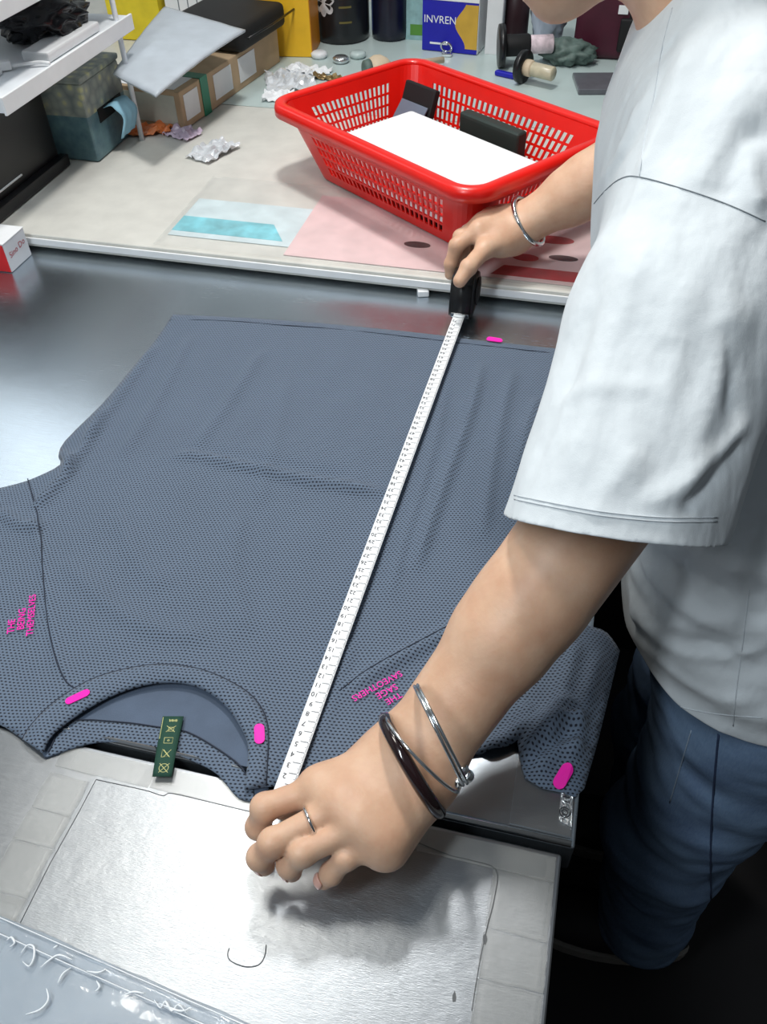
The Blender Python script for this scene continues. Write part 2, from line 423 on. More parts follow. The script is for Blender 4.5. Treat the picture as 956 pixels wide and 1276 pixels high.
prism('metal_sheet', [(lx, -0.2), (rx, -0.2), (rx+0.001, ty-0.004), (rx-0.006, ty), (lx+0.006, ty+0.002), (lx, ty-0.004)], 0.0, 0.0007, 'steel_sheet', nt, 0.0003)
def tape_piece(x0, x1, y0, y1, k):
    v, f = [], []; nx, ny = 6, 10
    for j in range(ny+1):
        for i in range(nx+1):
            x = x0+(x1-x0)*i/nx; y = y0+(y1-y0)*j/ny
            e = 0.0012*noise.noise(Vector((x*60+k, y*60, 0)))
            v.append((x+(e if i in (0, nx) else 0), y+(e if j in (0, ny) else 0), 0.0009+0.00008*noise.noise(Vector((x*60, y*60, k)))))
    for j in range(ny):
        for i in range(nx): a = j*(nx+1)+i; f.append((a, a+1, a+nx+2, a+nx+1))
    o = from_py('tape_strip', v, f, 'clear_tape', nt, True); mod(o, 'SOLIDIFY', thickness=0.0002)
ys = [ty-0.005, ty-0.036, ty-0.062, ty-0.10, -0.02, -0.16]
for k in range(5): tape_piece(lx-0.034, lx+0.002, ys[k+1]+0.0006, ys[k], k)
ys = [ty+0.002, ty-0.042, ty-0.075, ty-0.12, -0.16]
for k in range(4): tape_piece(rx-0.001, RX-0.004, ys[k+1]+0.0006, ys[k], k+6)
xs = [lx-0.034, lx+0.05, lx+0.19, rx-0.06, RX-0.004]
for k in range(4): tape_piece(xs[k]+0.0006, xs[k+1], ty+0.001, GY0-0.004, k+11)
# scratches and worn chips along the edge
pm('scratch', (92, 94, 96), 0.6)
def scratch(pts, r=0.0004, m='scratch'): tube('scratch_mark', [tuple(q[:2])+(0.0009,) for q in pts], r, m, nt, 5)
scratch(smooth_poly([T(*q) for q in ((332, 1178), (330, 1192), (322, 1203), (305, 1205), (288, 1198), (284, 1190), (286, 1182))], 4))
scratch(smooth_poly([T(*q) for q in ((120, 972), (180, 985), (203, 992), (215, 989), (262, 1000), (316, 1013))], 4), 0.0003)
scratch([T(120, 972), T(100, 1010), T(62, 1078), T(26, 1150)], 0.0003)
scratch(smooth_poly([T(*q) for q in ((520, 1050), (560, 1066), (585, 1072), (618, 1084), (616, 1120), (606, 1160), (596, 1210), (588, 1260))], 4), 0.0003)
for k, (px, py) in enumerate([(697, 1072), (699, 1090), (694, 1112), (696, 1128), (690, 1150), (691, 1180), (686, 1205), (683, 1236), (566, 1204+40), (604, 1170)]):
    c = T(px, py); s = 0.0012+0.0016*random.random()
    pl = [(c[0]+s*math.cos(a)*(0.5+random.random()), c[1]+2.2*s*math.sin(a)*(0.5+random.random())) for a in np.linspace(0, 5.4, 7)]
    pl = [(min(q[0], RX-0.0035), q[1]) for q in pl]
    prism('edge_chip', pl, 0.0004, 0.0010, 'scratch', nt)

# crinkled clear plastic film lying over the near left corner
def film_sheet():
    e0, e1 = T(-30, 1128), T(340, 1290); u = (e1-e0); L = np.linalg.norm(u); u /= L; n = np.array([u[1], -u[0], 0]); L_ = L; A3_ = lambda *p: np.array(p, float)
    if n[1] > 0: n = -n
    v, f = [], []; nx, ny = 110, 40
    for j in range(ny+1):
        for i in range(nx+1):
            s = -0.05+(L+0.14)*i/nx; t = 0.26*j/ny
            q = e0+u*s+n*t; q = q+n*0.0012*noise.noise(Vector((s*22, 1, 0)))
            edge = math.exp(-(t/0.010)**2)+0.8*math.exp(-((t-0.024)/0.005)**2)
            z = 0.0022+0.0022*edge*(0.7+0.6*noise.noise(Vector((s*30, 3, 0))))+0.0040*abs(noise.noise(Vector((s*22, t*26, 5))))**1.3+0.0030*max(0, 0.25-abs(noise.noise(Vector((s*34, t*40, 9)))))*(1 if t > 0.03 else 0.3)
            v.append((q[0], q[1], z))
    for j in range(ny):
        for i in range(nx): a = j*(nx+1)+i; f.append((a, a+1, a+nx+2, a+nx+1))
    o = from_py('plastic_film', v, f, 'clear_film', None, True); mod(o, 'SOLIDIFY', thickness=0.0003)
    pm('glint_edge_white', (236, 240, 244), 0.2, var=0.02)
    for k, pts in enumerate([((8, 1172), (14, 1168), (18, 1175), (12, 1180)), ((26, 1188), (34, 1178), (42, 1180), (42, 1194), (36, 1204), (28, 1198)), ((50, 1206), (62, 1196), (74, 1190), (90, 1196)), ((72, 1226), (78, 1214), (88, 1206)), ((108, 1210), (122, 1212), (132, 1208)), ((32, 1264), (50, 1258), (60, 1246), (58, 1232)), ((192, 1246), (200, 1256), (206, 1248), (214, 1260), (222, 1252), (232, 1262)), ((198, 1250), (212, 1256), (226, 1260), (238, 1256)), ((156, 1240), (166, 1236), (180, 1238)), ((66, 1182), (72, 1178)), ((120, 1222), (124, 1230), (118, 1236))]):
        L = smooth_poly([T(*q, 0.0062) for q in pts], 4); tube('glint_crease', L, [0.0002+0.0006*math.sin(math.pi*min(0.95, max(0.05, i/(len(L)-1)))) for i in range(len(L))], 'glint_edge_white', o, 6)  # specular glints of the film, put in as white crease-like tubes
    for off in (0.002, 0.011): tube('film_edge', [e0+u*x+n*off+A3_(0, 0, 0.0052) for x in np.linspace(0, L_+0.02, 24)], 0.0004, 'glint_edge_white', o, 6)
    return tag(o, 'crinkled clear plastic film over the near left corner of the metal table', 'plastic film')
film_sheet()

# ------------------------------------------------------------------ rear metal surface with rolled lip
rt = thing('metal_table', 'smooth grey metal table top spread with the slate mesh T-shirt', 'table', (-0.6, 0.68, -TZ))
box('tabletop', ((-1.35+RX2)/2, (GY1+1.066)/2, -0.02), (1.35+RX2, 1.066-GY1, 0.04), 'steel_rear', rt, bev=0.003, seg=3)
box('base_cabinet', (-0.68, 0.69, -0.445), (1.30, 0.66, 0.81), 'black_matte', rt, bev=0.004)
tube('front_lip', [(-1.34, GY1+0.0035, -0.0005), (RX2-0.003, GY1+0.0035, -0.0005)], 0.0034, 'chrome', rt, 10)
q = T(640, 990); prism('edge_sheet', [(q[0], GY1+0.008), (RX2-0.004, GY1+0.008), (RX2-0.004, GY1+0.20), (q[0]-0.002, GY1+0.20)], 0.0, 0.0008, 'steel_near', rt, 0.0003)
metal_mat('foil', (214, 218, 220), 0.2, 0.9, 6.0)
def foil():
    cs = [T(699, 984), T(714, 988), T(712, 1032), T(696, 1024)]; v, f = [], []; n = 14
    for j in range(n+1):
        for i in range(n+1):
            a, b = i/n, j/n; p = (cs[0]*(1-a)+cs[1]*a)*(1-b)+(cs[3]*(1-a)+cs[2]*a)*b
            v.append((min(p[0], RX2-0.001), p[1], 0.0018+0.0012*noise.noise(Vector((a*9, b*11, 2)))))
    for j in range(n):
        for i in range(n): k = j*(n+1)+i; f.append((k, k+1, k+n+2, k+n+1))
    o = from_py('foil_sticker', v, f, 'foil', rt); mod(o, 'SOLIDIFY', thickness=0.0004)
    w = [tube_data(torus_pts(T(704, 1012, 0.003), (0, 0, 1), r, 16), 0.0004, 5, True) for r in (0.004, 0.0022)]
    w += [tube_data([T(702, 992, 0.0035), T(710, 994, 0.0035)], 0.0005, 5), tube_data([T(703, 998, 0.0035), T(710, 1000, 0.0035)], 0.0005, 5)]
    v, f = join_data(w); from_py('foil_print', v, f, 'print_black', o)
foil()

# ------------------------------------------------------------------ back desk
DZ = 0.028
dk = thing('back_desk', 'cream-edged pale desk behind the metal table, crowded with boxes and bottles', 'desk', (-0.3, 1.7, -TZ))
box('desk_board', (-0.35, 1.718, 0.017), (2.5, 1.345, 0.021), 'cream_board', dk, bev=0.003, seg=3)
box('base_cabinet', (-0.35, 1.74, -0.4235), (2.4, 1.20, 0.853), 'black_matte', dk, bev=0.003)
box('edge_band', (-0.35, 1.0435, 0.0175), (2.5, 0.003, 0.010), 'white_plastic', dk, bev=0.001)
pm('pale_teal', (190, 206, 204), 0.3, var=0.06, vscale=8)
box('desk_mat', (-0.30, 1.98, DZ+0.0004), (1.1, 0.74, 0.0012), 'pale_teal', dk, bev=0.0004)
pm('print_paper', (226, 196, 196), 0.5, var=0.12, vscale=14); pm('print_red', (176, 24, 34), 0.4, var=0.2, vscale=40); pm('print_maroon', (58, 12, 18), 0.4, var=0.3)
pm('print_teal', (120, 196, 208), 0.4, var=0.3, vscale=30); pm('print_pale', (206, 222, 226), 0.4, var=0.1)
ps = thing('printed_sheet', 'pink and red printed sheet lying at the desk edge below the basket', 'paper', (-0.1, 1.12, DZ))
prism('sheet', [(-0.42, 1.062), (0.34, 1.062), (0.34, 1.26), (-0.42, 1.26)], DZ+0.0002, DZ+0.0012, 'print_paper', ps)
for (px, py, rx_, ry_, mt) in ((520, 306, 0.020, 0.009, 'print_maroon'), (655, 322, 0.019, 0.010, 'print_red'), (702, 323, 0.021, 0.008, 'print_maroon'), (690, 300, 0.03, 0.012, 'print_red')):
    c = T(px, py, DZ); prism('printed_oval', [(c[0]+rx_*math.cos(a), c[1]+ry_*math.sin(a)) for a in np.linspace(0, 2*math.pi, 20, endpoint=False)], DZ+0.0012, DZ+0.0017, mt, ps)
c = T(680, 342, DZ); prism('printed_band', [(c[0]-0.075, c[1]-0.016), (c[0]+0.2, c[1]-0.016), (c[0]+0.2, c[1]+0.012), (c[0]-0.06, c[1]+0.012)], DZ+0.0012, DZ+0.0016, 'print_red', ps)
tp = thing('printed_sheet', 'teal seascape print on the desk edge left of the basket', 'paper', (-0.5, 1.14, DZ))
a, b = T(290, 296, DZ), T(395, 262, DZ); prism('sheet', [(a[0]-0.1, a[1]-0.012), (b[0], a[1]-0.012), (b[0], b[1]), (a[0]-0.1, b[1])], DZ+0.0002, DZ+0.0010, 'print_pale', tp)
prism('printed_sea', [(a[0]-0.1, a[1]+0.002), (b[0]-0.02, a[1]+0.002), (b[0]-0.05, a[1]+0.05), (a[0]-0.1, a[1]+0.05)], DZ+0.0010, DZ+0.0014, 'print_teal', tp)
v, f = [], []
for j in range(25):
    for i in range(61):
        x = -0.62+1.25*i/60; y = 1.050+0.24*j/24; v.append((x, y, DZ+0.0030+0.0010*noise.noise(Vector((x*14, y*22, 1)))+0.0005*noise.noise(Vector((x*50, y*50, 4)))))
for j in range(24):
    for i in range(60): k = j*61+i; f.append((k, k+1, k+62, k+61))
cv = from_py('plastic_cover', v, f, 'clear_cover', None, True); mod(cv, 'SOLIDIFY', thickness=0.0005)
tag(cv, 'clear plastic cover sheet over the prints along the desk edge', 'plastic sheet')

# ------------------------------------------------------------------ red basket
BA = math.atan2(-0.26, 0.36); BC = (-0.243, 1.312); BZ0, BZ1 = DZ+0.004, 0.147
bk = thing('plastic_basket', 'bright red slotted plastic basket on the back desk', 'basket', (BC[0], BC[1], BZ0), rotz=BA)
def rrect(hx, hy, r, cols, arc=7):      # outline as (x, y, is_hole_column) going round counter-clockwise
    out = []
    def side(p, q, n, corner):
        for i in range(n):
            w = 0.34
            for t, hole in ((i/n, False), ((i+w)/n, True)): out.append((p[0]+(q[0]-p[0])*t, p[1]+(q[1]-p[1])*t, hole))
    m = 0.022
    S = [((hx-r-m, hy), (-hx+r+m, hy), cols[0], (-hx+r, hy-r), 90), ((-hx, hy-r-m), (-hx, -hy+r+m), cols[1], (-hx+r, -hy+r), 180),
         ((-hx+r+m, -hy), (hx-r-m, -hy), cols[0], (hx-r, -hy+r), 270), ((hx, -hy+r+m), (hx, hy-r-m), cols[1], (hx-r, hy-r), 0)]
    for p, q, n, cc, a0 in S:
        side(p, q, n, None); out.append((q[0], q[1], False))
        for k in range(arc+1):
            a = math.radians(a0+90*k/arc); out.append((cc[0]+r*math.cos(a), cc[1]+r*math.sin(a), False))
    return out
def basket():
    H = BZ1-BZ0; lv = [0.0, 0.010]; holes = []
    n = 5; z0, z1 = 0.012, H-0.022; ph = (z1-z0)/n
    lv = [0.0]; 
    for i in range(n): lv += [z0+i*ph+0.0035, z0+(i+1)*ph]; holes.append(len(lv)-2)
    lv += [H-0.004]
    v, f = [], []; N = None
    for z in lv:
        t = z/H; o = rrect(0.180+0.038*t, 0.106+0.039*t, 0.030, (26, 17)); N = len(o)
        v += [(p[0], p[1], z) for p in o]
    for l in range(len(lv)-1):
        for i in range(N):
            if l in holes and o[i][2]: continue
            a, b = l*N+i, l*N+(i+1) % N; f.append((a, b, b+N, a+N))
    w = from_py('slotted_wall', v, f, 'red_plastic', bk, False, True); mod(w, 'SOLIDIFY', thickness=0.0028, offset=0)
    v = [(p[0], p[1], 0.0) for p in rrect(0.180, 0.106, 0.03, (1, 1))]; n = len(v)
    w = from_py('floor_panel', v+[(x, y, 0.003) for x, y, z in v], [tuple(reversed(range(n))), tuple(range(n, 2*n))]+[(i, (i+1) % n, n+(i+1) % n, n+i) for i in range(n)], 'red_plastic', bk, False, True)
    prof = [(-0.002, H-0.006), (-0.002, H), (0.002, H+0.003), (0.010, H+0.003), (0.0155, H+0.0005), (0.0175, H-0.006), (0.0175, H-0.016), (0.0150, H-0.016), (0.0148, H-0.006), (0.010, H-0.002), (0.002, H-0.004)]
    v, f = [], []; m = len(prof)
    for off, z in prof:
        o = rrect(0.218+off, 0.145+off, 0.030+off, (1, 1), 10); N = len(o); v += [(p[0], p[1], z) for p in o]
    for l in range(m):
        for i in range(N): a, b = l*N+i, l*N+(i+1) % N; c, d = ((l+1) % m)*N+(i+1) % N, ((l+1) % m)*N+i; f.append((a, b, c, d))
    w = from_py('rim', v, f, 'red_plastic', bk, True, True)
basket()
def bl(x, y):   # basket frame to table frame
    return (BC[0]+x*math.cos(BA)-y*math.sin(BA), BC[1]+x*math.sin(BA)+y*math.cos(BA))
pm('carton_brown', (120, 92, 66), 0.8, var=0.15)
c = bl(0.03, -0.03); o = box('carton', (c[0], c[1], BZ0+0.003+0.0125), (0.24, 0.14, 0.025), 'black_matte', rot=zr(BA), bev=0.003); tag(o, 'dark carton under the white pad inside the red basket', 'box')
c = bl(0.036, -0.034); o = box('foam_pad', (c[0], c[1], BZ0+0.030+0.026), (0.305, 0.168, 0.052), 'white_paper', rot=zr(BA) @ Matrix.Rotation(0.0, 3, 'Y'), bev=0.008, seg=3, smooth=True); tag(o, 'thick plain white pad lying in the red basket', 'pad')
pm('dark_green', (30, 44, 40), 0.6)
c = bl(0.03, 0.090); o = box('fabric_case', (c[0], c[1], BZ0+0.003+0.045), (0.13, 0.022, 0.09), 'dark_green', rot=zr(BA), bev=0.006, seg=3); tag(o, 'dark green case standing at the far side inside the basket', 'case')
pm('slate_card', (98, 108, 124), 0.5)
wl = thing('wallet', 'black open wallet with grey card in the left end of the basket', 'wallet', (*bl(-0.145, 0.07), BZ0+0.003))
c = bl(-0.140, 0.080); box('cover', (c[0], c[1], BZ0+0.056), (0.075, 0.012, 0.100), 'black_matte', wl, rot=zr(BA) @ Matrix.Rotation(-0.35, 3, 'X'), bev=0.003)
c = bl(-0.140, 0.058); box('card', (c[0], c[1], BZ0+0.053), (0.065, 0.003, 0.066), 'slate_card', wl, rot=zr(BA) @ Matrix.Rotation(-0.7, 3, 'X'), bev=0.001)

# ------------------------------------------------------------------ slate mesh T-shirt spread on the metal
sh = thing('tshirt', 'slate grey mesh T-shirt spread flat with its neck towards the camera', 'shirt', (-0.26, 0.6, 0))
P2 = lambda *pts: np.array([T(x, y)[:2] for x, y in pts])
def in_poly(P, poly):
    x, y = P[:, 0], P[:, 1]; c = np.zeros(len(P), bool); n = len(poly)
    for i in range(n):
        (x1, y1), (x2, y2) = poly[i], poly[(i+1) % n]
        c ^= ((y1 > y) != (y2 > y)) & (x < (x2-x1)*(y-y1)/(y2-y1+1e-12)+x1)
    return c
neck_in = smooth_poly(P2((57, 944), (71, 920), (113, 889), (158, 867), (203, 857), (245, 861), (279, 882), (301, 912), (311, 940), (306, 990)), 4)
neck_out = smooth_poly(P2((30, 925), (40, 912), (75, 878), (124, 850), (188, 835), (245, 839), (294, 859), (324, 884), (336, 918), (333, 984)), 4)
side_r = smooth_poly(P2((333, 984), (400, 975), (470, 960), (540, 950), (590, 943), (625, 938), (643, 930)), 4)
cuff_r = P2((648, 952), (654, 972), (676, 985), (700, 990), (716, 996), (728, 984))
hem_r = smooth_poly(P2((728, 984), (745, 925), (760, 865), (776, 800)), 4)
top_r = smooth_poly(P2((776, 800), (757, 786), (730, 781), (700, 760), (690, 735)), 3)
side_rr = smooth_poly(P2((690, 735), (685, 690), (690, 600), (698, 520), (706, 440)), 4)
hem = smooth_poly(P2((706, 438), (640, 431), (575, 424), (530, 418), (400, 405), (300, 398), (216, 394)), 4)
side_l = smooth_poly(P2((216, 394), (196, 424), (160, 468), (128, 506), (82, 552), (74, 572), (76, 582), (44, 598), (20, 606), (-20, 616), (-60, 632)), 3)
slv_l = P2((-60, 632), (-110, 700), (-120, 830), (-90, 876))
bot_l = smooth_poly(P2((-90, 876), (-40, 888), (0, 905), (22, 918), (50, 940), (57, 944)), 3)
outline = np.concatenate([neck_in, side_r[1:], cuff_r, hem_r[1:], top_r[1:], side_rr[1:], hem[1:], side_l[1:], slv_l, bot_l[1:-1]])
folds = [  # polyline, width, height
 (P2((215, 575), (250, 574), (300, 586), (380, 604), (440, 614), (490, 622)), 0.0075, 0.0055), (P2((225, 566), (300, 576), (380, 592), (440, 602)), 0.010, -0.002),
 (P2((601, 455), (585, 520), (560, 590), (535, 660), (515, 720)), 0.006, 0.0050), (P2((640, 465), (625, 520), (610, 600), (600, 680)), 0.007, 0.0035), (P2((560, 470), (540, 560), (510, 660), (480, 760)), 0.005, 0.0022),
 (P2((668, 500), (655, 540), (640, 600)), 0.005, 0.0035), (P2((80, 565), (90, 590), (70, 615), (45, 640)), 0.006, 0.006), (P2((130, 512), (110, 560), (80, 600)), 0.006, 0.0045),
 (P2((200, 430), (150, 500), (110, 560)), 0.007, 0.004), (P2((240, 420), (200, 500), (150, 580)), 0.008, 0.003), (P2((330, 440), (290, 500), (240, 570)), 0.008, 0.0025),
 (P2((660, 738), (620, 760), (577, 784), (520, 814), (460, 848), (425, 872)), 0.006, 0.0042), (P2((440, 800), (420, 860), (400, 930)), 0.006, 0.0018), (P2((560, 850), (520, 880), (470, 930)), 0.008, 0.004),
 (P2((720, 800), (705, 850), (690, 900), (675, 940)), 0.006, 0.005), (P2((750, 810), (735, 860), (720, 920), (705, 970)), 0.005, 0.004), (P2((646, 948), (690, 912), (728, 905)), 0.0065, 0.011), (P2((640, 930), (680, 900), (720, 880)), 0.006, 0.007), (P2((665, 965), (700, 940), (730, 940)), 0.005, 0.006), (P2((660, 880), (640, 920), (600, 940)), 0.007, 0.006),
 (P2((40, 640), (60, 720), (70, 800), (80, 850)), 0.004, 0.0022), (P2((0, 640), (30, 660), (60, 660)), 0.006, 0.004), (P2((80, 700), (140, 760), (200, 790), (270, 800)), 0.010, 0.0025),
 (P2((300, 640), (290, 720), (310, 800)), 0.010, 0.0018), (P2((150, 640), (170, 700), (210, 740)), 0.010, 0.002), (P2((360, 470), (340, 560), (320, 640)), 0.010, 0.002)]
folds = [(smooth_poly(p, 4), w, h*1.6) for p, w, h in folds]
OUT_C = np.vstack([outline, outline[:1]])
hem_line = np.vstack([hem])
def shirt_z(P):
    P = np.atleast_2d(np.asarray(P, float)); d, _ = seg_dist(P, OUT_C)
    z = 0.0032+0.0035*(1-np.exp(-d/0.010))
    for poly, w, h in folds:
        q, t = seg_dist(P, poly); z += h*np.exp(-(q/w)**2)*np.clip(np.minimum(t, 1-t)*6, 0, 1)
    n1 = np.array([noise.noise(Vector((x*9+y*2, y*5, 2.0)))*0.0022+noise.noise(Vector((x*30, y*12, 7.0)))*0.0014 for x, y in P]); z += n1*np.clip(d/0.02, 0, 1)
    qn, _ = seg_dist(P, neck_in); z += 0.0045*np.exp(-(qn/0.02)**2)
    z = np.maximum(z, 0.002)
    over = np.clip(P[:, 0]-RX2+0.004, 0, 1); return z-over*over*14-over*0.12
def zpt(x, y): return float(shirt_z([(x, y)])[0])
def cloth_patch(name, poly, step, zf, mat, parent, thick=0.0008):
    lo, hi = poly.min(0), poly.max(0); gx = np.arange(lo[0], hi[0], step); gy = np.arange(lo[1], hi[1], step*0.866)
    G = np.array([(x+(step/2 if j % 2 else 0), y) for j, y in enumerate(gy) for x in gx]); G = G[in_poly(G, poly)]
    d, _ = seg_dist(G, np.vstack([poly, poly[:1]])); G = G[d > step*0.45]
    B = []; n = len(poly)
    for i in range(n):
        a, b = poly[i], poly[(i+1) % n]; k = max(1, int(np.linalg.norm(b-a)/step))
        B += [a+(b-a)*t/k for t in range(k)]
    B = np.array(B); nb = len(B); P = np.vstack([B, G])
    r = delaunay_2d_cdt([Vector((float(x), float(y))) for x, y in P], [], [list(range(nb))], 1, 1e-7)
    Q = np.array([(v.x, v.y) for v in r[0]]); z = zf(Q)
    o = from_py(name, np.c_[Q, z], r[2], mat, parent, True)
    if thick: mod(o, 'SOLIDIFY', thickness=thick, offset=-1)
    return o
cloth_patch('front_panel', outline, 0.0055, shirt_z, 'slate_mesh', sh)
back_neck = smooth_poly(P2((57, 946), (113, 928), (158, 927), (196, 934), (241, 950), (271, 966), (297, 995), (318, 1000)), 4)
bpoly = np.vstack([back_neck, P2((335, 985), (340, 860), (240, 820), (120, 830), (30, 900))])
cloth_patch('back_panel', bpoly, 0.007, lambda P: 0.0016+0.0*P[:, 0], 'slate_plain', sh, 0.0006)
def strip(name, A, B, zf, mat, parent, lift, n=None, m=6, thick=0.0010):
    n = n or max(len(A), len(B)); ra = lambda C: np.stack([np.interp(np.linspace(0, 1, n), np.linspace(0, 1, len(C)), C[:, i]) for i in range(2)], 1)
    a, b = ra(A), ra(B); v, f = [], []
    for j in range(m+1):
        t = j/m; P = a*(1-t)+b*t; z = zf(P)+lift*(0.35+0.65*math.sin(math.pi*min(max(t, 0.08), 0.92))); v += [(x, y, q) for (x, y), q in zip(P, z)]
    for j in range(m):
        for i in range(n-1): k = j*n+i; f.append((k, k+1, k+n+1, k+n))
    o = from_py(name, v, f, mat, parent, True); mod(o, 'SOLIDIFY', thickness=thick, offset=-1); return o
strip('neck_rib', neck_in, neck_out, shirt_z, 'slate_mesh', sh, 0.0016, 60)
rib_in = smooth_poly(P2((62, 940), (86, 902), (150, 902), (196, 908), (233, 914), (271, 935), (301, 958), (316, 985)), 4)
strip('back_neck_rib', back_neck, rib_in, lambda P: 0.0020+0.0*P[:, 0], 'slate_mesh', sh, 0.0010, 50)
def seam(name, poly, r, lift, parent=sh, mat='seam_dark', zf=shirt_z):
    z = zf(poly); tube(name, [(x, y, q+lift) for (x, y), q in zip(poly, z)], r, mat, parent, 6)
seam('neck_seam', neck_out, 0.0006, 0.0006)
seam('back_neck_seam', rib_in, 0.0006, 0.0012, zf=lambda P: 0.0020+0.0*P[:, 0])
seam('armhole_seam', smooth_poly(P2((36, 600), (52, 660), (58, 740), (66, 800), (82, 850), (100, 866)), 5), 0.0006, 0.0004)
seam('shoulder_seam', smooth_poly(P2((660, 735), (620, 757), (577, 779), (520, 809), (460, 842), (425, 866)), 5), 0.0006, 0.0004)
hh = hem[::2]; seam('hem_seam', hh+np.array([0.002, -0.016]), 0.0005, 0.0003)
# care label at the back neck
lab = [T(203, 893, 0.0045), T(229, 893, 0.0045), T(214, 968, 0.006), T(190, 968, 0.006)]
def labp(u, v, dz=0.0): p = (lab[0]*(1-u)+lab[1]*u)*(1-v)+(lab[3]*(1-u)+lab[2]*u)*v; return V(p)+Vector((0, 0, 0.0012*math.sin(v*3.1)+dz))
v = [labp(i/4, j/12) for j in range(13) for i in range(5)]; f = [(j*5+i, j*5+i+1, j*5+i+6, j*5+i+5) for j in range(12) for i in range(4)]
lo_ = from_py('care_label', v, f, 'label_green', sh, True); mod(lo_, 'SOLIDIFY', thickness=0.0006)
def lline(pts, r=0.00028): return tube_data([labp(a, b, 0.0007) for a, b in pts], r, 4)
def circ(cu, cv, ru, rv, n=16): return [(cu+ru*math.cos(a), cv+rv*math.sin(a)) for a in np.linspace(0, 2*math.pi, n)]
sy = []
sy += [lline(circ(0.52, 0.87, 0.24, 0.065)), lline([(0.28, 0.80), (0.76, 0.94)]), lline([(0.78, 0.80), (0.28, 0.94)])]
sy += [lline([(0.30, 0.70), (0.30, 0.575), (0.66, 0.69), (0.30, 0.70)]), lline([(0.36, 0.58), (0.72, 0.70)]), lline([(0.74, 0.58), (0.40, 0.70)])]
sy += [lline([(0.30, 0.38), (0.72, 0.38), (0.72, 0.475), (0.30, 0.475), (0.30, 0.38)]), lline(circ(0.51, 0.427, 0.05, 0.012, 8))]
sy += [lline([(0.30, 0.175), (0.74, 0.28)]), lline([(0.74, 0.175), (0.30, 0.28)]), lline([(0.42, 0.20), (0.66, 0.20), (0.66, 0.27), (0.40, 0.27), (0.42, 0.20)])]
sy += [lline([(0.36, 0.07), (0.76, 0.07)]), lline([(0.36, 0.09), (0.76, 0.09)]), lline([(0.36, 0.055), (0.40, 0.10)]), lline([(0.5, 0.055), (0.54, 0.10)]), lline([(0.68, 0.055), (0.7, 0.10)]), lline([(0.04, 0.02), (0.05, 0.40)])]
v, f = join_data(sy); from_py('care_symbols', v, f, 'label_thread', lo_)
# pink print
def pink_text(lines, centre, xd_px, yd_px, gap, sizes):
    c = T(*centre); X = T(centre[0]+xd_px[0], centre[1]+xd_px[1])-c; Y = T(centre[0]+yd_px[0], centre[1]+yd_px[1])-c
    X /= np.linalg.norm(X); Y = Y-X*(Y@X); Y /= np.linalg.norm(Y); parts = []
    for i, (s, off) in enumerate(lines):
        o = c-Y*gap*(i-1)+X*off; vv, ff = text_on(s, o, X, Y, sizes[i])
        z = shirt_z([(q.x, q.y) for q in vv]); parts.append(([Vector((q.x, q.y, zz+0.0026)) for q, zz in zip(vv, z)], ff))
    v, f = join_data(parts); o = from_py('pink_print', v, f, 'hot_pink', sh); mod(o, 'SOLIDIFY', thickness=0.0004); return o
pink_text([('THE', -0.002), ('SAGE', -0.001), ('SAVEOTHERS', 0.003)], (481, 869), (-0.87, 0.48), (0.48, 0.87), 0.0092, (0.0084, 0.0088, 0.0084))
pink_text([('THE', -0.010), ('BEING', -0.003), ('THEMSELVES', 0.0)], (31, 775), (0.08, -1.0), (-1.0, -0.08), 0.0086, (0.0094, 0.0094, 0.0090))
def capsule(name, p0, p1, wpx, lift, zf=None, mat='hot_pink', parent=sh):
    a, b = T(*p0), T(*p1); u = b-a; L = np.linalg.norm(u); u /= L; n = np.array([-u[1], u[0], 0]); pts = []
    w = wpx
    for k in range(9): g = -math.pi/2+math.pi*k/8; pts.append(b+u*(w*math.cos(g)-w)+n*w*math.sin(g))
    for k in range(9): g = math.pi/2+math.pi*k/8; pts.append(a+u*(w*math.cos(g)+w)+n*w*math.sin(g))
    P = np.array([p[:2] for p in pts]); z = (shirt_z(P) if zf is None else zf(P))+lift; m = len(pts)
    v = [(x, y, q) for (x, y), q in zip(P, z)]+[(x, y, q+0.0008) for (x, y), q in zip(P, z)]
    return from_py(name, v, [tuple(reversed(range(m))), tuple(range(m, 2*m))]+[(i, (i+1) % m, m+(i+1) % m, m+i) for i in range(m)], mat, parent)
capsule('pink_strip', (86, 884), (116, 870), 0.0038, 0.0020)
capsule('pink_strip', (325, 911), (326, 936), 0.0042, 0.0022)
capsule('pink_strip', (692, 987), (708, 961), 0.0050, 0.0030)
capsule('pink_strip', (606, 427), (626, 430), 0.0045, 0.0018)

# ------------------------------------------------------------------ tape measure
tm = thing('tape_measure', 'black tape measure with its white blade pulled out along the T-shirt', 'tape measure', T(585, 372, 0.0))
TA, TB = T(353, 985, 0.0125), T(572, 394, 0.0175)
tdir = (TB-TA)/np.linalg.norm(TB-TA); tside = np.array([tdir[1], -tdir[0], 0]); tside /= np.linalg.norm(tside); TL = np.linalg.norm(TB-TA)
tnrm = np.cross(tside, tdir)
def sag(s): return 0.0020*math.sin(math.pi*min(max(s/TL, 0), 1))
def blade(s, u, h=0.0):
    p = TA+tdir*s+tside*u+np.array([0, 0, sag(s)-0.0012*(1-(u/0.0075)**2)]); return V(p)+Vector((0, 0, h))
v, f = [], []; ns, nu = 90, 6
for j in range(ns+1):
    for i in range(nu+1): v.append(blade(-0.012+(TL+0.012)*j/ns, -0.0075+0.015*i/nu))
for j in range(ns):
    for i in range(nu): k = j*(nu+1)+i; f.append((k, k+1, k+nu+2, k+nu+1))
bo = from_py('blade', v, f, 'tape_white', tm, True); mod(bo, 'SOLIDIFY', thickness=0.0004, offset=-1)
parts = []; cm = TL/72.5
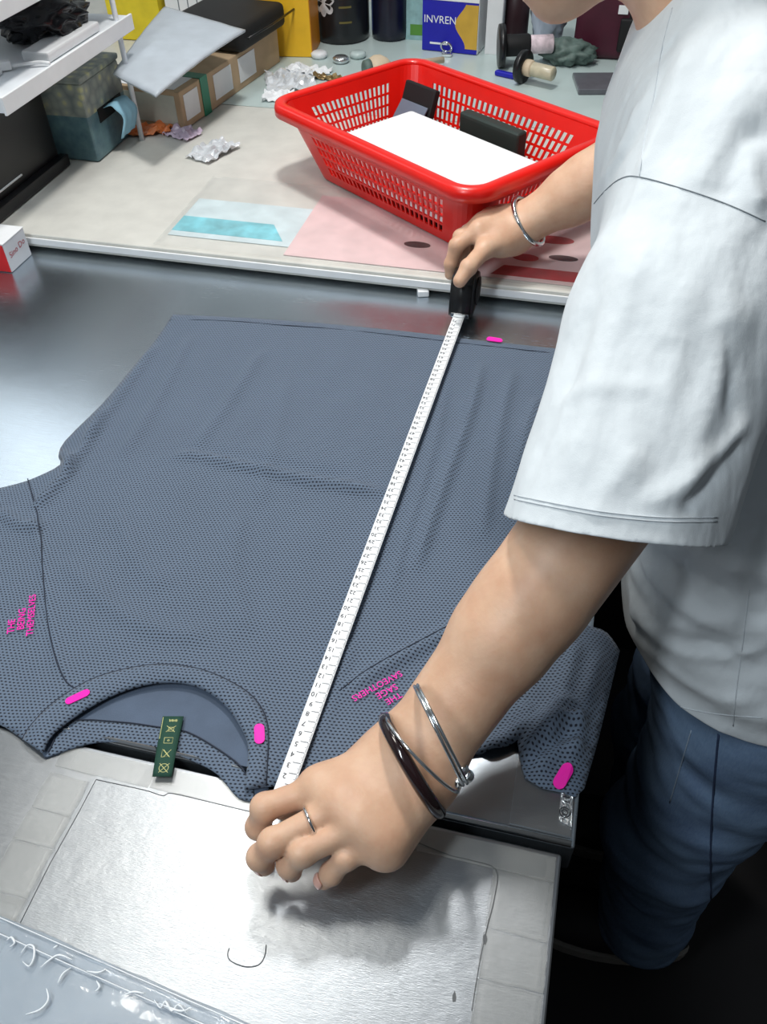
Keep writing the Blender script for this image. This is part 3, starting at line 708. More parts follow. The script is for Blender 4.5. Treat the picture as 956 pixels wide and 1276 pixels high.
def mark(s, u0, u1, w): return [blade(s-w, u0, 0.0003), blade(s-w, u1, 0.0003), blade(s+w, u1, 0.0003), blade(s+w, u0, 0.0003)], [(0, 1, 2, 3)]
for i in range(1, 73):
    s = 0.006+(i-1)*cm
    parts.append(mark(s, -0.0010, 0.0058, 0.00022))
    for h in range(1, 10):
        if s+h*cm/10 < TL: parts.append(mark(s+h*cm/10, 0.0070-(0.0026 if h == 5 else 0.0014), 0.0070, 0.00012))
    if i >= 2:
        tv, tf = text_data(str(i)); sz = 0.0062
        parts.append(([blade(s-0.0030-q[1]*sz, -0.0034-q[0]*sz, 0.0003) for q in tv], tf))
v, f = join_data(parts); from_py('blade_marks', v, f, 'print_black', bo)
hc = TB+tdir*0.030+np.array([0.001, 0, 0.018]); ha = math.atan2(tdir[1], tdir[0])
hr = zr(ha)
def hp(u, s, w): return hc+np.array(hr @ Vector((u, s, w)))
bm = bmesh.new(); prof = [(-0.030, -0.024), (-0.030, -0.012), (-0.022, 0.022), (-0.008, 0.032), (0.012, 0.032), (0.026, 0.022), (0.030, 0.004), (0.030, -0.020), (0.022, -0.024)]
vs = [[bm.verts.new(hp(u, sd, w)) for u, w in prof] for sd in (-0.016, 0.016)]
bm.faces.new(vs[0]); bm.faces.new(list(reversed(vs[1])))
for i in range(len(prof)): j = (i+1) % len(prof); bm.faces.new((vs[0][i], vs[1][i], vs[1][j], vs[0][j]))
bmesh.ops.bevel(bm, geom=list(bm.edges), offset=0.0035, segments=3, affect='EDGES')
from_bm('housing', bm, 'black_plastic', tm, True)
box('mouth_plate', hp(-0.0305, 0, -0.0165), (0.003, 0.024, 0.006), 'chrome', tm, rot=hr, bev=0.0008)
lathe('side_disc', [(0.0, 0.0), (0.018, 0.0), (0.019, 0.001), (0.019, 0.002), (0.0, 0.0025)], hp(0.002, -0.0165, 0.004), 'black_matte', tm, 28, axis=tuple(hr @ Vector((0, -1, 0))))

# ------------------------------------------------------------------ white shelf unit at the left and what is on and under it
SX = -0.800     # front edge of the shelves
pm('shelf_white', (226, 230, 234), 0.4, var=0.04)
su = thing('shelf_unit', 'white two-tier desktop shelf at the far left', 'shelf', (SX-0.15, 1.2, DZ))
for z in (0.205, 0.308): box('shelf_board', (SX-0.14, 1.247, z+0.009), (0.28, 0.40, 0.018), 'shelf_white', su, bev=0.002)
for y in (1.415, 1.065):
    for x in (SX-0.010, SX-0.270):
        if y < 1.3 and x > -0.9: continue
        tube('post', [(x, y, DZ), (x, y, 0.40)], 0.0045, 'chrome' if x < -0.9 else 'shelf_white', su, 10)
box('edge_trim', (SX+0.001, 1.247, 0.214), (0.004, 0.40, 0.024), 'white_plastic', su, bev=0.001)
box('edge_trim', (SX+0.001, 1.247, 0.317), (0.004, 0.40, 0.022), 'white_plastic', su, bev=0.001)
pm('teal_card', (70, 160, 160), 0.5)
tag(box('folder', (SX-0.05, 1.17, 0.3285), (0.08, 0.22, 0.005), 'teal_card', bev=0.001), 'flat teal folder on the upper white shelf', 'folder')
SZ = 0.2232
pm('bag_black', (20, 20, 26), 0.25, var=0.3)
tag(crumple('plastic_bag', (SX-0.08, 1.315, SZ+0.030), (0.058, 0.075, 0.034), 'bag_black', amp=0.35, fr=9, seed=3, flat=SZ+0.0004), 'crumpled glossy black plastic bag on the lower white shelf', 'bag')
cb = thing('cable', 'thin white cable with a plug on the lower white shelf', 'cable', (SX-0.06, 1.15, SZ))
tube('cord', smooth_poly([(SX-0.19, 1.06, SZ+0.004), (SX-0.12, 1.11, SZ+0.004), (SX-0.072, 1.145, SZ+0.0055)], 6), 0.0026, 'white_plastic', cb, 8)
box('plug', (SX-0.060, 1.154, SZ+0.0075), (0.024, 0.014, 0.012), 'white_plastic', cb, rot=zr(0.65), bev=0.002)
tube('cord', smooth_poly([(SX-0.050, 1.160, SZ+0.0055), (SX-0.020, 1.180, SZ+0.006), (SX-0.002, 1.186, SZ+0.004)], 6), 0.0026, 'white_plastic', cb, 8)
for k, (x, y) in enumerate(((SX-0.075, 1.105), (SX-0.055, 1.098))):
    tag(box('plastic_stick', (x, y, SZ+0.004), (0.010, 0.085, 0.005), 'white_plastic', rot=zr(0.12-0.06*k), bev=0.0015), ('flat white plastic stick on the shelf, farther from its front edge', 'flat white plastic stick on the shelf, nearer its front edge')[k], 'stick', 'plastic sticks on the shelf')
tag(box('foam_block', (SX-0.03, 1.275, SZ+0.008), (0.045, 0.16, 0.014), 'white_plastic', bev=0.003), 'white foam strip along the front of the lower shelf', 'strip')
# tissue box
def flower_mat():
    m = bpy.data.materials.new('floral'); m.use_nodes = True; n = NT(m)
    vo = n.add('ShaderNodeTexVoronoi'); vo.inputs['Scale'].default_value = 55; n.link(n.coord(), vo.inputs['Vector'])
    c = n.ramp(vo.outputs['Distance'], [(0.15, lin((196, 196, 150))), (0.35, lin((158, 164, 154))), (0.8, lin((120, 130, 128)))])
    sep = n.add('ShaderNodeSeparateXYZ'); n.link(n.coord(), sep.inputs[0])
    low = n.math('LESS_THAN', sep.outputs[2], 0.075)
    n.color(n.mix(low, c, n.mix(n.noise(60, 3), lin((52, 82, 104)), lin((120, 156, 158))))); n.b.inputs['Roughness'].default_value = 0.4; MATS['floral'] = m
flower_mat()
tb = thing('tissue_box', 'floral grey-green tissue box under the white shelf', 'box', (-0.885, 1.375, DZ))
box('body', (-0.893, 1.375, DZ+0.064), (0.106, 0.135, 0.128), 'floral', tb, bev=0.006, seg=3)
box('lid', (-0.893, 1.375, DZ+0.132), (0.110, 0.139, 0.010), 'floral', tb, bev=0.004)
box('slot', (-0.8395, 1.382, DZ+0.066), (0.002, 0.085, 0.022), 'black_matte', tb, bev=0.0006)
pm('tissue_blue', (150, 200, 222), 0.8, var=0.05)
v, f = [], []
for j in range(13):
    for i in range(9):
        t = j/12; a = t*2.3; x = -0.842+0.036*math.sin(a)+0.0015*math.sin(i*1.7); z = DZ+0.072+0.010*math.sin(a*1.2)-0.075*max(0, t-0.30)**1.1
        v.append((x, 1.356+0.052*i/8+0.004*math.sin(j), z))
for j in range(12):
    for i in range(8): k = j*9+i; f.append((k, k+1, k+10, k+9))
o = from_py('tissue', v, f, 'tissue_blue', tb, True); mod(o, 'SOLIDIFY', thickness=0.0008)
# black case under the shelf and flat white-red box on the metal
bc = thing('storage_case', 'black plastic case under the white shelf at the far left', 'case', (-0.96, 1.13, DZ))
box('body', (-0.965, 1.165, DZ+0.078), (0.13, 0.24, 0.146), 'black_plastic', bc, bev=0.006, seg=3)
box('foot_rail', (-0.893, 1.165, DZ+0.010), (0.016, 0.25, 0.019), 'black_plastic', bc, bev=0.003)
box('trim_line', (-0.8992, 1.12, DZ+0.032), (0.0025, 0.10, 0.0025), 'white_plastic', bc, bev=0.0005)
pm('box_red', (206, 24, 30), 0.4); pm('box_grey', (206, 210, 216), 0.45, var=0.04); pm('ink_red', (176, 60, 74), 0.6)
wb = thing('carton_box', 'small white carton with a red end on the metal at the far left', 'box', (-0.86, 1.02, 0))
box('body', (-0.862, 1.004, 0.0225), (0.082, 0.056, 0.044), 'box_grey', wb, bev=0.0015)
box('end_panel', (-0.862, 0.9752, 0.0225), (0.080, 0.0012, 0.042), 'box_red', wb, bev=0.0004)
box('lid_flap', (-0.862, 1.004, 0.0452), (0.083, 0.057, 0.0014), 'white_paper', wb, bev=0.0004)
vv, ff = text_on('Sino Do', (-0.8206, 1.004, 0.026), (0, 1, 0.12), (0, -0.12, 1), 0.013); from_py('printing', vv, ff, 'ink_red', wb)

# ------------------------------------------------------------------ parcels and mailer
pm('kraft', (190, 164, 132), 0.75, var=0.08); pm('green_tape', (20, 130, 96), 0.35, var=0.08); pm('parcel_grey', (196, 200, 188), 0.6, var=0.1)
pa = math.radians(-8.5)+0.02
pc = thing('parcel_box', 'long kraft parcel with white labels and green tape beside the shelf', 'box', (-0.80, 1.68, DZ), rotz=pa)
box('body', (0, 0, 0.034), (0.155, 0.40, 0.066), 'kraft', pc, bev=0.002, local=True)
for (y, l) in ((-0.165, 0.05), (-0.045, 0.07), (0.055, 0.07)): box('side_label', (0.0782, y, 0.036), (0.0008, l, 0.045), 'white_paper', pc, bev=0.0002, local=True)
box('top_label', (0.0, -0.150, 0.0675), (0.125, 0.085, 0.0008), 'white_paper', pc, bev=0.0002, local=True)
box('top_label', (-0.03, -0.04, 0.0675), (0.08, 0.10, 0.0008), 'parcel_grey', pc, bev=0.0002, local=True)
box('green_strap', (0.0786, -0.115, 0.034), (0.0010, 0.026, 0.0675), 'green_tape', pc, bev=0.0002, local=True)
box('green_strap', (0.045, -0.115, 0.0681), (0.068, 0.026, 0.0008), 'green_tape', pc, bev=0.0002, local=True)
box('end_label', (0.0, -0.2005, 0.034), (0.13, 0.0008, 0.05), 'parcel_grey', pc, bev=0.0002, local=True)
bq = thing('pouch', 'black soft pouch lying on the kraft parcel', 'pouch', (-0.775, 1.80, DZ+0.0685), rotz=pa)
box('body', (-0.004, -0.008, 0.024), (0.18, 0.20, 0.046), 'black_matte', bq, bev=0.016, seg=4, local=True, smooth=True)
tube('zip', [(0.092, -0.09, 0.026), (0.096, 0.0, 0.026), (0.092, 0.12, 0.026)], 0.0022, 'black_plastic', bq, 6, local=True)
pm('mailer', (182, 190, 198), 0.45, var=0.06, bump=0.2, bscale=60)
def mailer():
    cs = [V(T(140, 92, 0.150)), V(T(194, 119, 0.148)), V(T(306, 37, 0.162)), V(T(205, 8, 0.165))]
    v, f = [], []; n = 22
    for j in range(n+1):
        for i in range(n+1):
            a, b = i/n, j/n; p = (cs[0]*(1-a)+cs[1]*a)*(1-b)+(cs[3]*(1-a)+cs[2]*a)*b
            e = min(a, 1-a, b, 1-b); z = 0.004*(1-math.exp(-e/0.05))+0.0015*noise.noise(Vector((a*4, b*7, 3)))+0.004*math.sin(b*3.1)
            v.append((p.x, p.y, p.z+z))
    for j in range(n):
        for i in range(n): k = j*(n+1)+i; f.append((k, k+1, k+n+2, k+n+1))
    o = from_py('envelope', v, f, 'mailer', None, True); mod(o, 'SOLIDIFY', thickness=0.004, offset=-1)
    tag(o, 'pale grey padded envelope resting across the black pouch and parcel', 'envelope')
mailer()
pm('dark_brown', (58, 30, 24), 0.5); pm('orange_wrap', (214, 120, 60), 0.4, var=0.25); pm('lilac_wrap', (206, 188, 208), 0.3, var=0.2)
o = box('carton', (*T(178, 118, DZ+0.035)[:2], DZ+0.0355), (0.06, 0.10, 0.070), 'dark_brown', rot=zr(pa), bev=0.002); o.location.x -= 0.075; tag(o, 'dark brown carton between tissue box and kraft parcel', 'box')
film_mat('wrap_clear', (232, 236, 240), 0.65, 0.15)
def flat_wrap(name, px, py, w, l, rot, lb, mt, seed, zb=DZ+0.0012):
    c = T(px, py, zb); v, f = [], []; n = 14
    for j in range(n+1):
        for i in range(n+1):
            a, b = (i/n-0.5)*w, (j/n-0.5)*l; e = 0.06*w*noise.noise(Vector((i*0.5, j*0.5, seed)))
            x, y = a+e, b+e; v.append((c[0]+x*math.cos(rot)-y*math.sin(rot), c[1]+x*math.sin(rot)+y*math.cos(rot), zb+0.002+0.018*abs(noise.noise(Vector((i*0.33, j*0.33, seed+4))))))
    for j in range(n):
        for i in range(n): k = j*(n+1)+i; f.append((k, k+1, k+n+2, k+n+1))
    o = from_py(name, v, f, mt, None); mod(o, 'SOLIDIFY', thickness=0.0008); return tag(o, lb, 'wrapper')
flat_wrap('wrapper', 186, 164, 0.085, 0.045, 0.25, 'orange snack wrapper in front of the kraft parcel', 'orange_wrap', 31, DZ+0.001)
flat_wrap('wrapper', 228, 168, 0.060, 0.045, -0.3, 'lilac crumpled wrapper in front of the kraft parcel', 'lilac_wrap', 37, DZ+0.001)
flat_wrap('wrapper', 266, 190, 0.055, 0.085, -0.35, 'white crumpled plastic wrapper at the corner of the kraft parcel', 'wrap_clear', 43, DZ+0.001)
flat_wrap('wrapper', 362, 103, 0.10, 0.11, 0.4, 'shiny flattened clear wrapper between pouch and basket', 'wrap_clear', 1)
flat_wrap('wrapper', 385, 90, 0.09, 0.05, -0.3, 'white torn wrapper by the foot of the orange carton', 'white_plastic', 7)
flat_wrap('wrapper', 347, 122, 0.06, 0.05, 0.2, 'small white printed slip by the left corner of the basket', 'white_paper', 12)
pm('gold_foil', (150, 126, 84), 0.3, metal=0.5)
flat_wrap('wrapper', 408, 99, 0.06, 0.018, -0.1, 'narrow gold foil strip behind the basket rim', 'gold_foil', 15)

# ------------------------------------------------------------------ row of boxes and bottles at the back
pm('box_yellow', (238, 186, 36), 0.45, var=0.06); pm('box_orange', (206, 128, 26), 0.45, var=0.06); pm('box_lemon', (230, 208, 44), 0.45)
ob = thing('carton_box', 'tall orange-yellow carton behind the black pouch', 'box', (-0.700, 1.950, DZ), rotz=0.12)
box('body', (0, 0, 0.13), (0.115, 0.10, 0.257), 'box_yellow', ob, bev=0.002, local=True)
box('side_panel', (0.0580, 0, 0.128), (0.001, 0.096, 0.25), 'box_orange', ob, bev=0.0003, local=True)
box('lid_band', (0, 0, 0.130), (0.1175, 0.1025, 0.006), 'box_orange', ob, bev=0.001, local=True)
gb = thing('carton_box', 'white printed carton beside the orange-yellow one', 'box', (-0.885, 1.995, DZ), rotz=0.05)
box('body', (0, 0, 0.12), (0.205, 0.09, 0.238), 'white_paper', gb, bev=0.002, local=True)
vv, ff = text_on('GIFT', (0.03, -0.0456, 0.105), (0, 0, -1), (1, 0, 0), 0.050); from_py('lettering', vv, ff, 'print_black', gb, False, True)
for k in range(4): box('printed_line', (-0.07+0.022*k, -0.0455, 0.13), (0.0022, 0.0006, 0.14), 'grey_thread', gb, bev=0.0001, local=True)
tag(box('carton_box', (-1.07, 2.0, DZ+0.1005), (0.13, 0.10, 0.199), 'box_lemon', bev=0.002), 'lemon yellow carton at the far left of the back row', 'box')
pm('jar_black', (24, 26, 30), 0.3, var=0.2); pm('emblem', (196, 198, 200), 0.5, var=0.3, vscale=60); pm('jar_gold', (110, 100, 50), 0.4)
jc = T(423, 52, DZ)
jr = thing('jar', 'black jar with a pale leafy emblem in the back row', 'jar', (jc[0], jc[1]+0.03, DZ))
lathe('body', [(0.052, 0.0), (0.060, 0.004), (0.062, 0.02), (0.062, 0.15), (0.056, 0.165), (0.056, 0.17)], (0, 0, 0), 'jar_black', jr, 40, local=True)
lathe('lid', [(0.058, 0.17), (0.060, 0.172), (0.060, 0.195), (0.056, 0.199)], (0, 0, 0), 'black_plastic', jr, 40, local=True)
def on_cyl(R, u, z, off=0.0): a = -math.pi/2-0.14+u/R; return ((R+off)*math.cos(a), (R+off)*math.sin(a), z)
pts = [(0.030*math.cos(a)*(0.6+0.35*abs(math.sin(3*a+0.5)))-0.016, 0.084+0.026*math.sin(a)*(0.75+0.3*abs(math.cos(4*a)))) for a in np.linspace(0, 2*math.pi, 48, endpoint=False)]
v = [on_cyl(0.062, -0.016, 0.084, 0.0007)]+[on_cyl(0.062, u, z, 0.0007) for u, z in pts]; from_py('emblem', v, [(0, i+1, (i+1) % 48+1) for i in range(48)], 'emblem', jr, True, True)
for z in (0.075, 0.045, 0.092): 
    v = [on_cyl(0.062, 0.020+0.028*i/8, z+h, 0.0006) for h in (0, 0.004) for i in range(9)]; from_py('gold_lettering', v, [(i, i+1, i+10, i+9) for i in range(8)], 'jar_gold', jr, True, True)
pm('navy', (18, 20, 40), 0.3, var=0.2); pm('navy_trim', (60, 76, 130), 0.3)
tc = T(484, 50, DZ)
th = thing('thermos', 'slim navy thermos standing in the back row', 'bottle', (tc[0], tc[1]+0.02, DZ))
lathe('body', [(0.034, 0.0), (0.041, 0.005), (0.042, 0.02), (0.042, 0.17), (0.036, 0.19)], (0, 0, 0), 'navy', th, 36, local=True)
lathe('cap', [(0.034, 0.19), (0.036, 0.192), (0.036, 0.235), (0.032, 0.24)], (0, 0, 0), 'black_plastic', th, 36, local=True)
v = [on_cyl(0.042, -0.038+0.006*i/3, z, 0.0006) for z in (0.02, 0.17) for i in range(4)]; from_py('side_stripe', v, [(i, i+1, i+5, i+4) for i in range(3)], 'navy_trim', th, True, True)
pm('carton_mint', (150, 190, 190), 0.5, var=0.2, vscale=50); pm('leaf_green', (90, 150, 60), 0.5)
cc = T(517, 54, DZ); cm_ = thing('carton_box', 'narrow mint green carton between navy thermos and blue box', 'box', (cc[0]-0.004, cc[1]+0.05, DZ))
box('body', (0, 0, 0.11), (0.045, 0.06, 0.22), 'carton_mint', cm_, bev=0.002, local=True)
box('green_patch', (0.004, -0.0304, 0.022), (0.030, 0.0006, 0.022), 'leaf_green', cm_, bev=0.0001, local=True)
pm('royal_blue', (28, 28, 170), 0.4, var=0.06); pm('gold_swoosh', (206, 164, 60), 0.4, var=0.1)
bb = thing('carton_box', 'royal blue box with gold ribbon print and white side', 'box', (-0.345, 2.03, DZ), rotz=-0.12)
box('body', (0, 0, 0.10), (0.125, 0.075, 0.196), 'royal_blue', bb, bev=0.0015, local=True)
v = []
for i in range(17):
    z = 0.012+0.085*i/16; w = 0.012*math.sin(z*70+0.6); v += [(0.024+w, -0.0381, z), (0.0625, -0.0381, z)]
from_py('ribbon_print', v, [(2*i, 2*i+1, 2*i+3, 2*i+2) for i in range(16)], 'gold_swoosh', bb, False, True)
box('white_top', (0, 0, 0.150), (0.127, 0.077, 0.098), 'white_paper', bb, bev=0.001, local=True)
box('white_side', (0.0632, 0, 0.098), (0.001, 0.074, 0.19), 'white_paper', bb, bev=0.0002, local=True)
vv, ff = text_on('INVREN', (-0.022, -0.0382, 0.064), (1, 0, 0), (0, 0, 1), 0.021); from_py('lettering', vv, ff, 'white_paper', bb, False, True)
box('small_lettering', (-0.024, -0.0380, 0.018), (0.040, 0.0006, 0.004), 'white_paper', bb, bev=0.0001, local=True)
wc = thing('carton_box', 'narrow white carton standing right of the blue box', 'box', (-0.255, 2.045, DZ))
box('body', (0, 0, 0.085), (0.034, 0.09, 0.170), 'white_plastic', wc, bev=0.002, local=True)
box('side_panel', (0.0174, 0, 0.085), (0.0008, 0.084, 0.16), 'box_grey', wc, bev=0.0002, local=True)
pm('plum', (70, 16, 38), 0.5, var=0.12); pm('dark_tin', (44, 22, 28), 0.4)
tag(lathe('tin_can', [(0.028, 0), (0.030, 0.003), (0.030, 0.118), (0.026, 0.122)], (-0.218, 2.06, DZ), 'dark_tin', None, 28), 'dark plum tin between the white carton and pale bag', 'tin')
pm('pale_bag', (196, 206, 222), 0.3, var=0.06)
tag(crumple('plastic_bag', (-0.145, 2.06, DZ+0.10), (0.040, 0.05, 0.105), 'pale_bag', amp=0.22, fr=6, seed=9, flat=DZ+0.0004), 'pale bluish plastic bag standing behind the tape guns', 'bag')
mb = thing('bottle_bag', 'plum handbag with white tags at the back right', 'bag', (-0.010, 2.045, DZ))
box('body', (0.0, 0.0, 0.095), (0.15, 0.08, 0.188), 'plum', mb, bev=0.018, seg=4, local=True, smooth=True)
box('pocket', (0.042, -0.043, 0.052), (0.052, 0.016, 0.062), 'black_matte', mb, bev=0.005, seg=3, local=True)
for x in (0.018, 0.058): box('white_tag', (x, -0.0415, 0.098), (0.020, 0.003, 0.016), 'white_paper', mb, bev=0.0006, local=True)
box('strap', (0.038, -0.0425, 0.105), (0.012, 0.003, 0.13), 'black_matte', mb, bev=0.001, local=True)
pm('grey_glass', (96, 98, 104), 0.15)
tag(box('phone_stand', (*T(757, 108, DZ)[:2], DZ+0.006), (0.13, 0.10, 0.011), 'grey_glass', bev=0.003, rot=zr(0.2)), 'flat dark grey glossy tray in front of the plum bag', 'tray')
# two tape guns / lint rollers
pm('floral_pouch', (214, 196, 202), 0.7, var=0.35, vscale=60); pm('wood_beige', (214, 194, 166), 0.55, var=0.1); pm('tape_beige', (196, 186, 160), 0.3, var=0.12, vscale=60)
def roller(c, ax, R, L, l, label):
    ax = Vector(ax).normalized(); t = thing('tape_gun', label, 'tool', (c[0], c[1], c[2]-R), 'black rollers behind the basket')
    lathe('disc', [(R*0.4, -0.006), (R, -0.006), (R*1.02, 0.0), (R, 0.006), (R*0.4, 0.006)], c, 'black_plastic', t, 36, axis=ax)
    lathe('drum', [(R*0.5, 0.006), (R*0.52, 0.012), (R*0.52, l), (R*0.46, l+0.004)], c, 'black_matte' if L == 0 else 'wood_beige', t, 28, axis=ax)
    lathe('core', [(R*0.42, l+0.004), (R*0.44, l+0.006), (R*0.44, l+0.05), (R*0.38, l+0.052)], c, 'floral_pouch' if L == 0 else 'tape_beige', t, 24, axis=ax)
c = T(625, 58, DZ+0.040); roller((c[0], c[1], DZ+0.0415), (1, 0.25, 0.02), 0.040, 0, 0.055, 'black roller tool with a flat disc, farther from the basket')
c = T(652, 84, DZ+0.030); roller((c[0], c[1], DZ+0.0315), (1, -0.45, -0.02), 0.030, 1, 0.018, 'black roller tool with beige tape drum, close behind the basket')
pm('olive_cloth', (92, 110, 104), 0.6, var=0.3, vscale=40, bump=0.4, bscale=60)
c = T(702, 66, DZ+0.02); tag(crumple('cloth_pouch', (c[0]+0.01, c[1], DZ+0.022), (0.055, 0.035, 0.026), 'olive_cloth', amp=0.35, fr=8, seed=21, flat=DZ+0.0020), 'grey-green shiny crumpled pouch beside the roller tools', 'pouch')
# beige-headed mallet / brush
c0, c1 = T(472, 84, DZ+0.022), T(540, 76, DZ+0.016)
br = thing('brush', 'beige round-headed brush with a pale stick handle behind the basket', 'brush', (c0[0], c0[1], DZ))
ax = V(c1-c0).normalized()
lathe('head', [(0.008, -0.024), (0.018, -0.020), (0.0235, -0.008), (0.0235, 0.004), (0.017, 0.018), (0.009, 0.026)], c0, 'wood_beige', br, 28, axis=ax)
tube('handle', [c0+np.array(ax)*0.024, c0+np.array(ax)*0.15], 0.0065, 'wood_beige', br, 12)
lathe('felt_tip', [(0.010, -0.034), (0.016, -0.032), (0.018, -0.020), (0.010, -0.019)], c0, 'olive_cloth', br, 24, axis=ax)
# small bits of metal and foil on the desk mat
for k, (px, py, lb) in enumerate([(556, 66, 'silver buckle in front of the blue box'), (592, 60, 'silver buckle in front of the dark plum tin')]):
    c = T(px, py, DZ+0.004); t = thing('buckle', lb, 'buckle', (c[0], c[1], DZ+0.001), 'silver buckles on the desk mat')
    tube('ring', torus_pts((c[0], c[1], DZ+0.016), (0.2, 1, 0.5), 0.012, 24), 0.0024, 'chrome', t, 8, True)
    box('clasp', (c[0]+0.004, c[1]-0.012, DZ+0.0052), (0.022, 0.014, 0.007), 'chrome', t, bev=0.002)
for k, (px, py, lb) in enumerate([(425, 76, 'small white foil bottle cap in front of the black jar'), (398, 70, 'small pale plastic bottle cap beside the orange carton'), (446, 70, 'small pale teal bottle cap between the jar and brush')]):
    c = T(px, py, DZ+0.004); tag(lathe('foil_bottle_cap' if k == 0 else 'loose_bottle_cap', [(0.014, 0), (0.017, 0.003), (0.018, 0.009), (0.013, 0.0125)], (c[0], c[1], DZ+0.0014), ('foil', 'white_plastic', 'pale_teal')[k], None, 24), lb, 'bottle cap' if k == 0 else 'dish')  # each of these is a loose bottle cap
tag(box('clip', (*T(527, 363, 0.004)[:2], 0.0048), (0.016, 0.020, 0.009), 'white_plastic', bev=0.002, rot=zr(0.3)), 'small white plastic clip on the metal left of the tape measure', 'clip')
tag(box('marker_pen', (*T(636, 95, DZ+0.005)[:2], DZ+0.0066), (0.07, 0.012, 0.010), 'royal_blue', bev=0.004, seg=3, rot=zr(-0.4)), 'short blue marker lying just behind the basket rim', 'pen')

# ------------------------------------------------------------------ the person
pe = thing('person', 'person in a loose white T-shirt and blue jeans bending over the table, measuring', 'person', (0.25, 0.64, -TZ))
A3 = lambda *p: np.array(p, float)
# joints
WL = T(514, 949, 0.060); FL = D(718, 665, 0.625); EL = FL+0.075*(FL-WL)/np.linalg.norm(FL-WL)+A3(0.004, 0.004, 0.006); SL = A3(0.088, 0.69, 0.385)
WR = T(641, 286, 0.086); ER = A3(0.085, 1.135, 0.205); SR = A3(0.10, 1.00, 0.395)
HC = A3(-0.060, 0.865, 0.534); hf = A3(-0.82, 0, -0.57); hu = A3(-0.57, 0, 0.82); hs = A3(0, 1, 0)
NB = A3(0.075, 0.85, 0.43)
def L3(a, b, t): return a+(b-a)*t
def arm_fine(W0, E0, palm, fingers, lo, hi, h, side):
    F = Field(lo, hi, h); ax = (E0-W0)/np.linalg.norm(E0-W0)
    F.cones([(W0-side*0.010, L3(W0, E0, 0.45)-side*0.006, 0.0225, 0.030), (W0+side*0.010, L3(W0, E0, 0.45)+side*0.006, 0.0225, 0.030), (L3(W0, E0, 0.40), E0, 0.0365, 0.0400), (L3(W0, E0, 0.55)+side*0.004, L3(W0, E0, 0.9)+side*0.004, 0.0375, 0.0395)], 0.018, 0.0)
    F.cones(palm, 0.016, 0.020); base = F.F.copy()
    for fg in fingers: F.cones(fg, 0.0035, 0.0050, base)
    v, f = F.mesh(); v = relax(v, f, 2); return v, f
def finger(ps, rs): return [(ps[i], ps[i+1], rs[i], rs[i+1]) for i in range(len(ps)-1)]+[(ps[i], ps[i]+A3(0, 0, 1e-5), rs[i]*1.03, rs[i]*1.03) for i in (1, 2)]
Li = [T(*q) for q in ((399, 982, 0.062), (330, 1006, 0.056), (322, 1030, 0.036), (332, 1040, 0.021))]
Lm = [T(*q) for q in ((427, 1004, 0.067), (340, 1050, 0.060), (324, 1068, 0.044), (330, 1078, 0.032))]
Lr = [T(*q) for q in ((453, 1026, 0.066), (377, 1062, 0.059), (361, 1078, 0.043), (364, 1086, 0.031))]
Lp = [T(*q) for q in ((478, 1046, 0.060), (432, 1068, 0.054), (413, 1088, 0.038), (404, 1097, 0.028))]
Lt = [T(*q) for q in ((470, 950, 0.046), (425, 966, 0.034), (380, 990, 0.024), (354, 1008, 0.0165))]
sdL = (Lp[0]-Li[0]); sdL /= np.linalg.norm(sdL)
palmL = []
for i, (fg, r) in enumerate(((Li, 0.0125), (Lm, 0.0125), (Lr, 0.0118), (Lp, 0.0108))):
    w = WL+sdL*(-0.013+0.0085*i); palmL += [(w, fg[0], 0.0170, r), (fg[0], fg[0]+A3(0, 0, 0.0006), r*1.03, r*1.03), (w+A3(0, 0, -0.010), fg[0]+A3(0, 0, -0.008), 0.015, 0.010)]
palmL += [(WL-sdL*0.014, Lt[0], 0.016, 0.014), (Lt[0], Lt[1], 0.0145, 0.012), (WL+sdL*0.016+A3(0, 0, -0.008), Lp[0]+sdL*0.004+A3(0, 0, -0.010), 0.016, 0.011)]
fL = [finger(Li, (0.0100, 0.0096, 0.0086, 0.0074)), finger(Lm, (0.0100, 0.0096, 0.0086, 0.0075)), finger(Lr, (0.0095, 0.0092, 0.0083, 0.0073)), finger(Lp, (0.0086, 0.0081, 0.0074, 0.0066)), finger(Lt, (0.0130, 0.0112, 0.0100, 0.0085))]
axL = (EL-WL)/np.linalg.norm(EL-WL); sL = sdL-axL*(sdL@axL); sL /= np.linalg.norm(sL)
allp = np.array(Li+Lm+Lr+Lp+Lt+[WL, EL]); vL, faL = arm_fine(WL, EL, palmL, fL, allp.min(0)-0.055, allp.max(0)+0.06, 0.0018, sL)
# right hand gripping the tape housing
Rt = [T(*q) for q in ((626, 301, 0.084), (604, 311, 0.088), (584, 333, 0.084), (573, 350, 0.072))]
Ri = [T(*q) for q in ((596, 287, 0.100), (569, 306, 0.084), (562, 329, 0.060), (561, 342, 0.045))]
yo = A3(0.004, 0.019, 0.001)
Rm = [p+yo*1.0+A3(-0.002, 0, 0.002) for p in Ri]; Rr = [p+yo*2.0+A3(0.002, 0, 0.0) for p in Ri]; Rp = [p+yo*2.9+A3(0.010, 0, -0.004) for p in Ri]
sdR = A3(0.1, 1, 0.05); sdR /= np.linalg.norm(sdR); palmR = []
for i, (fg, r) in enumerate(((Ri, 0.0122), (Rm, 0.0122), (Rr, 0.0115), (Rp, 0.0105))):
    w = WR+sdR*(-0.012+0.0085*i); palmR += [(w, fg[0], 0.0170, r), (w+A3(0, 0, -0.010), fg[0]+A3(0.004, 0, -0.010), 0.015, 0.011)]
palmR += [(WR-sdR*0.012, Rt[0], 0.016, 0.0150), (Rt[0], Rt[1], 0.015, 0.0125), (Rt[0], L3(WR, Ri[0], 0.6), 0.013, 0.013)]
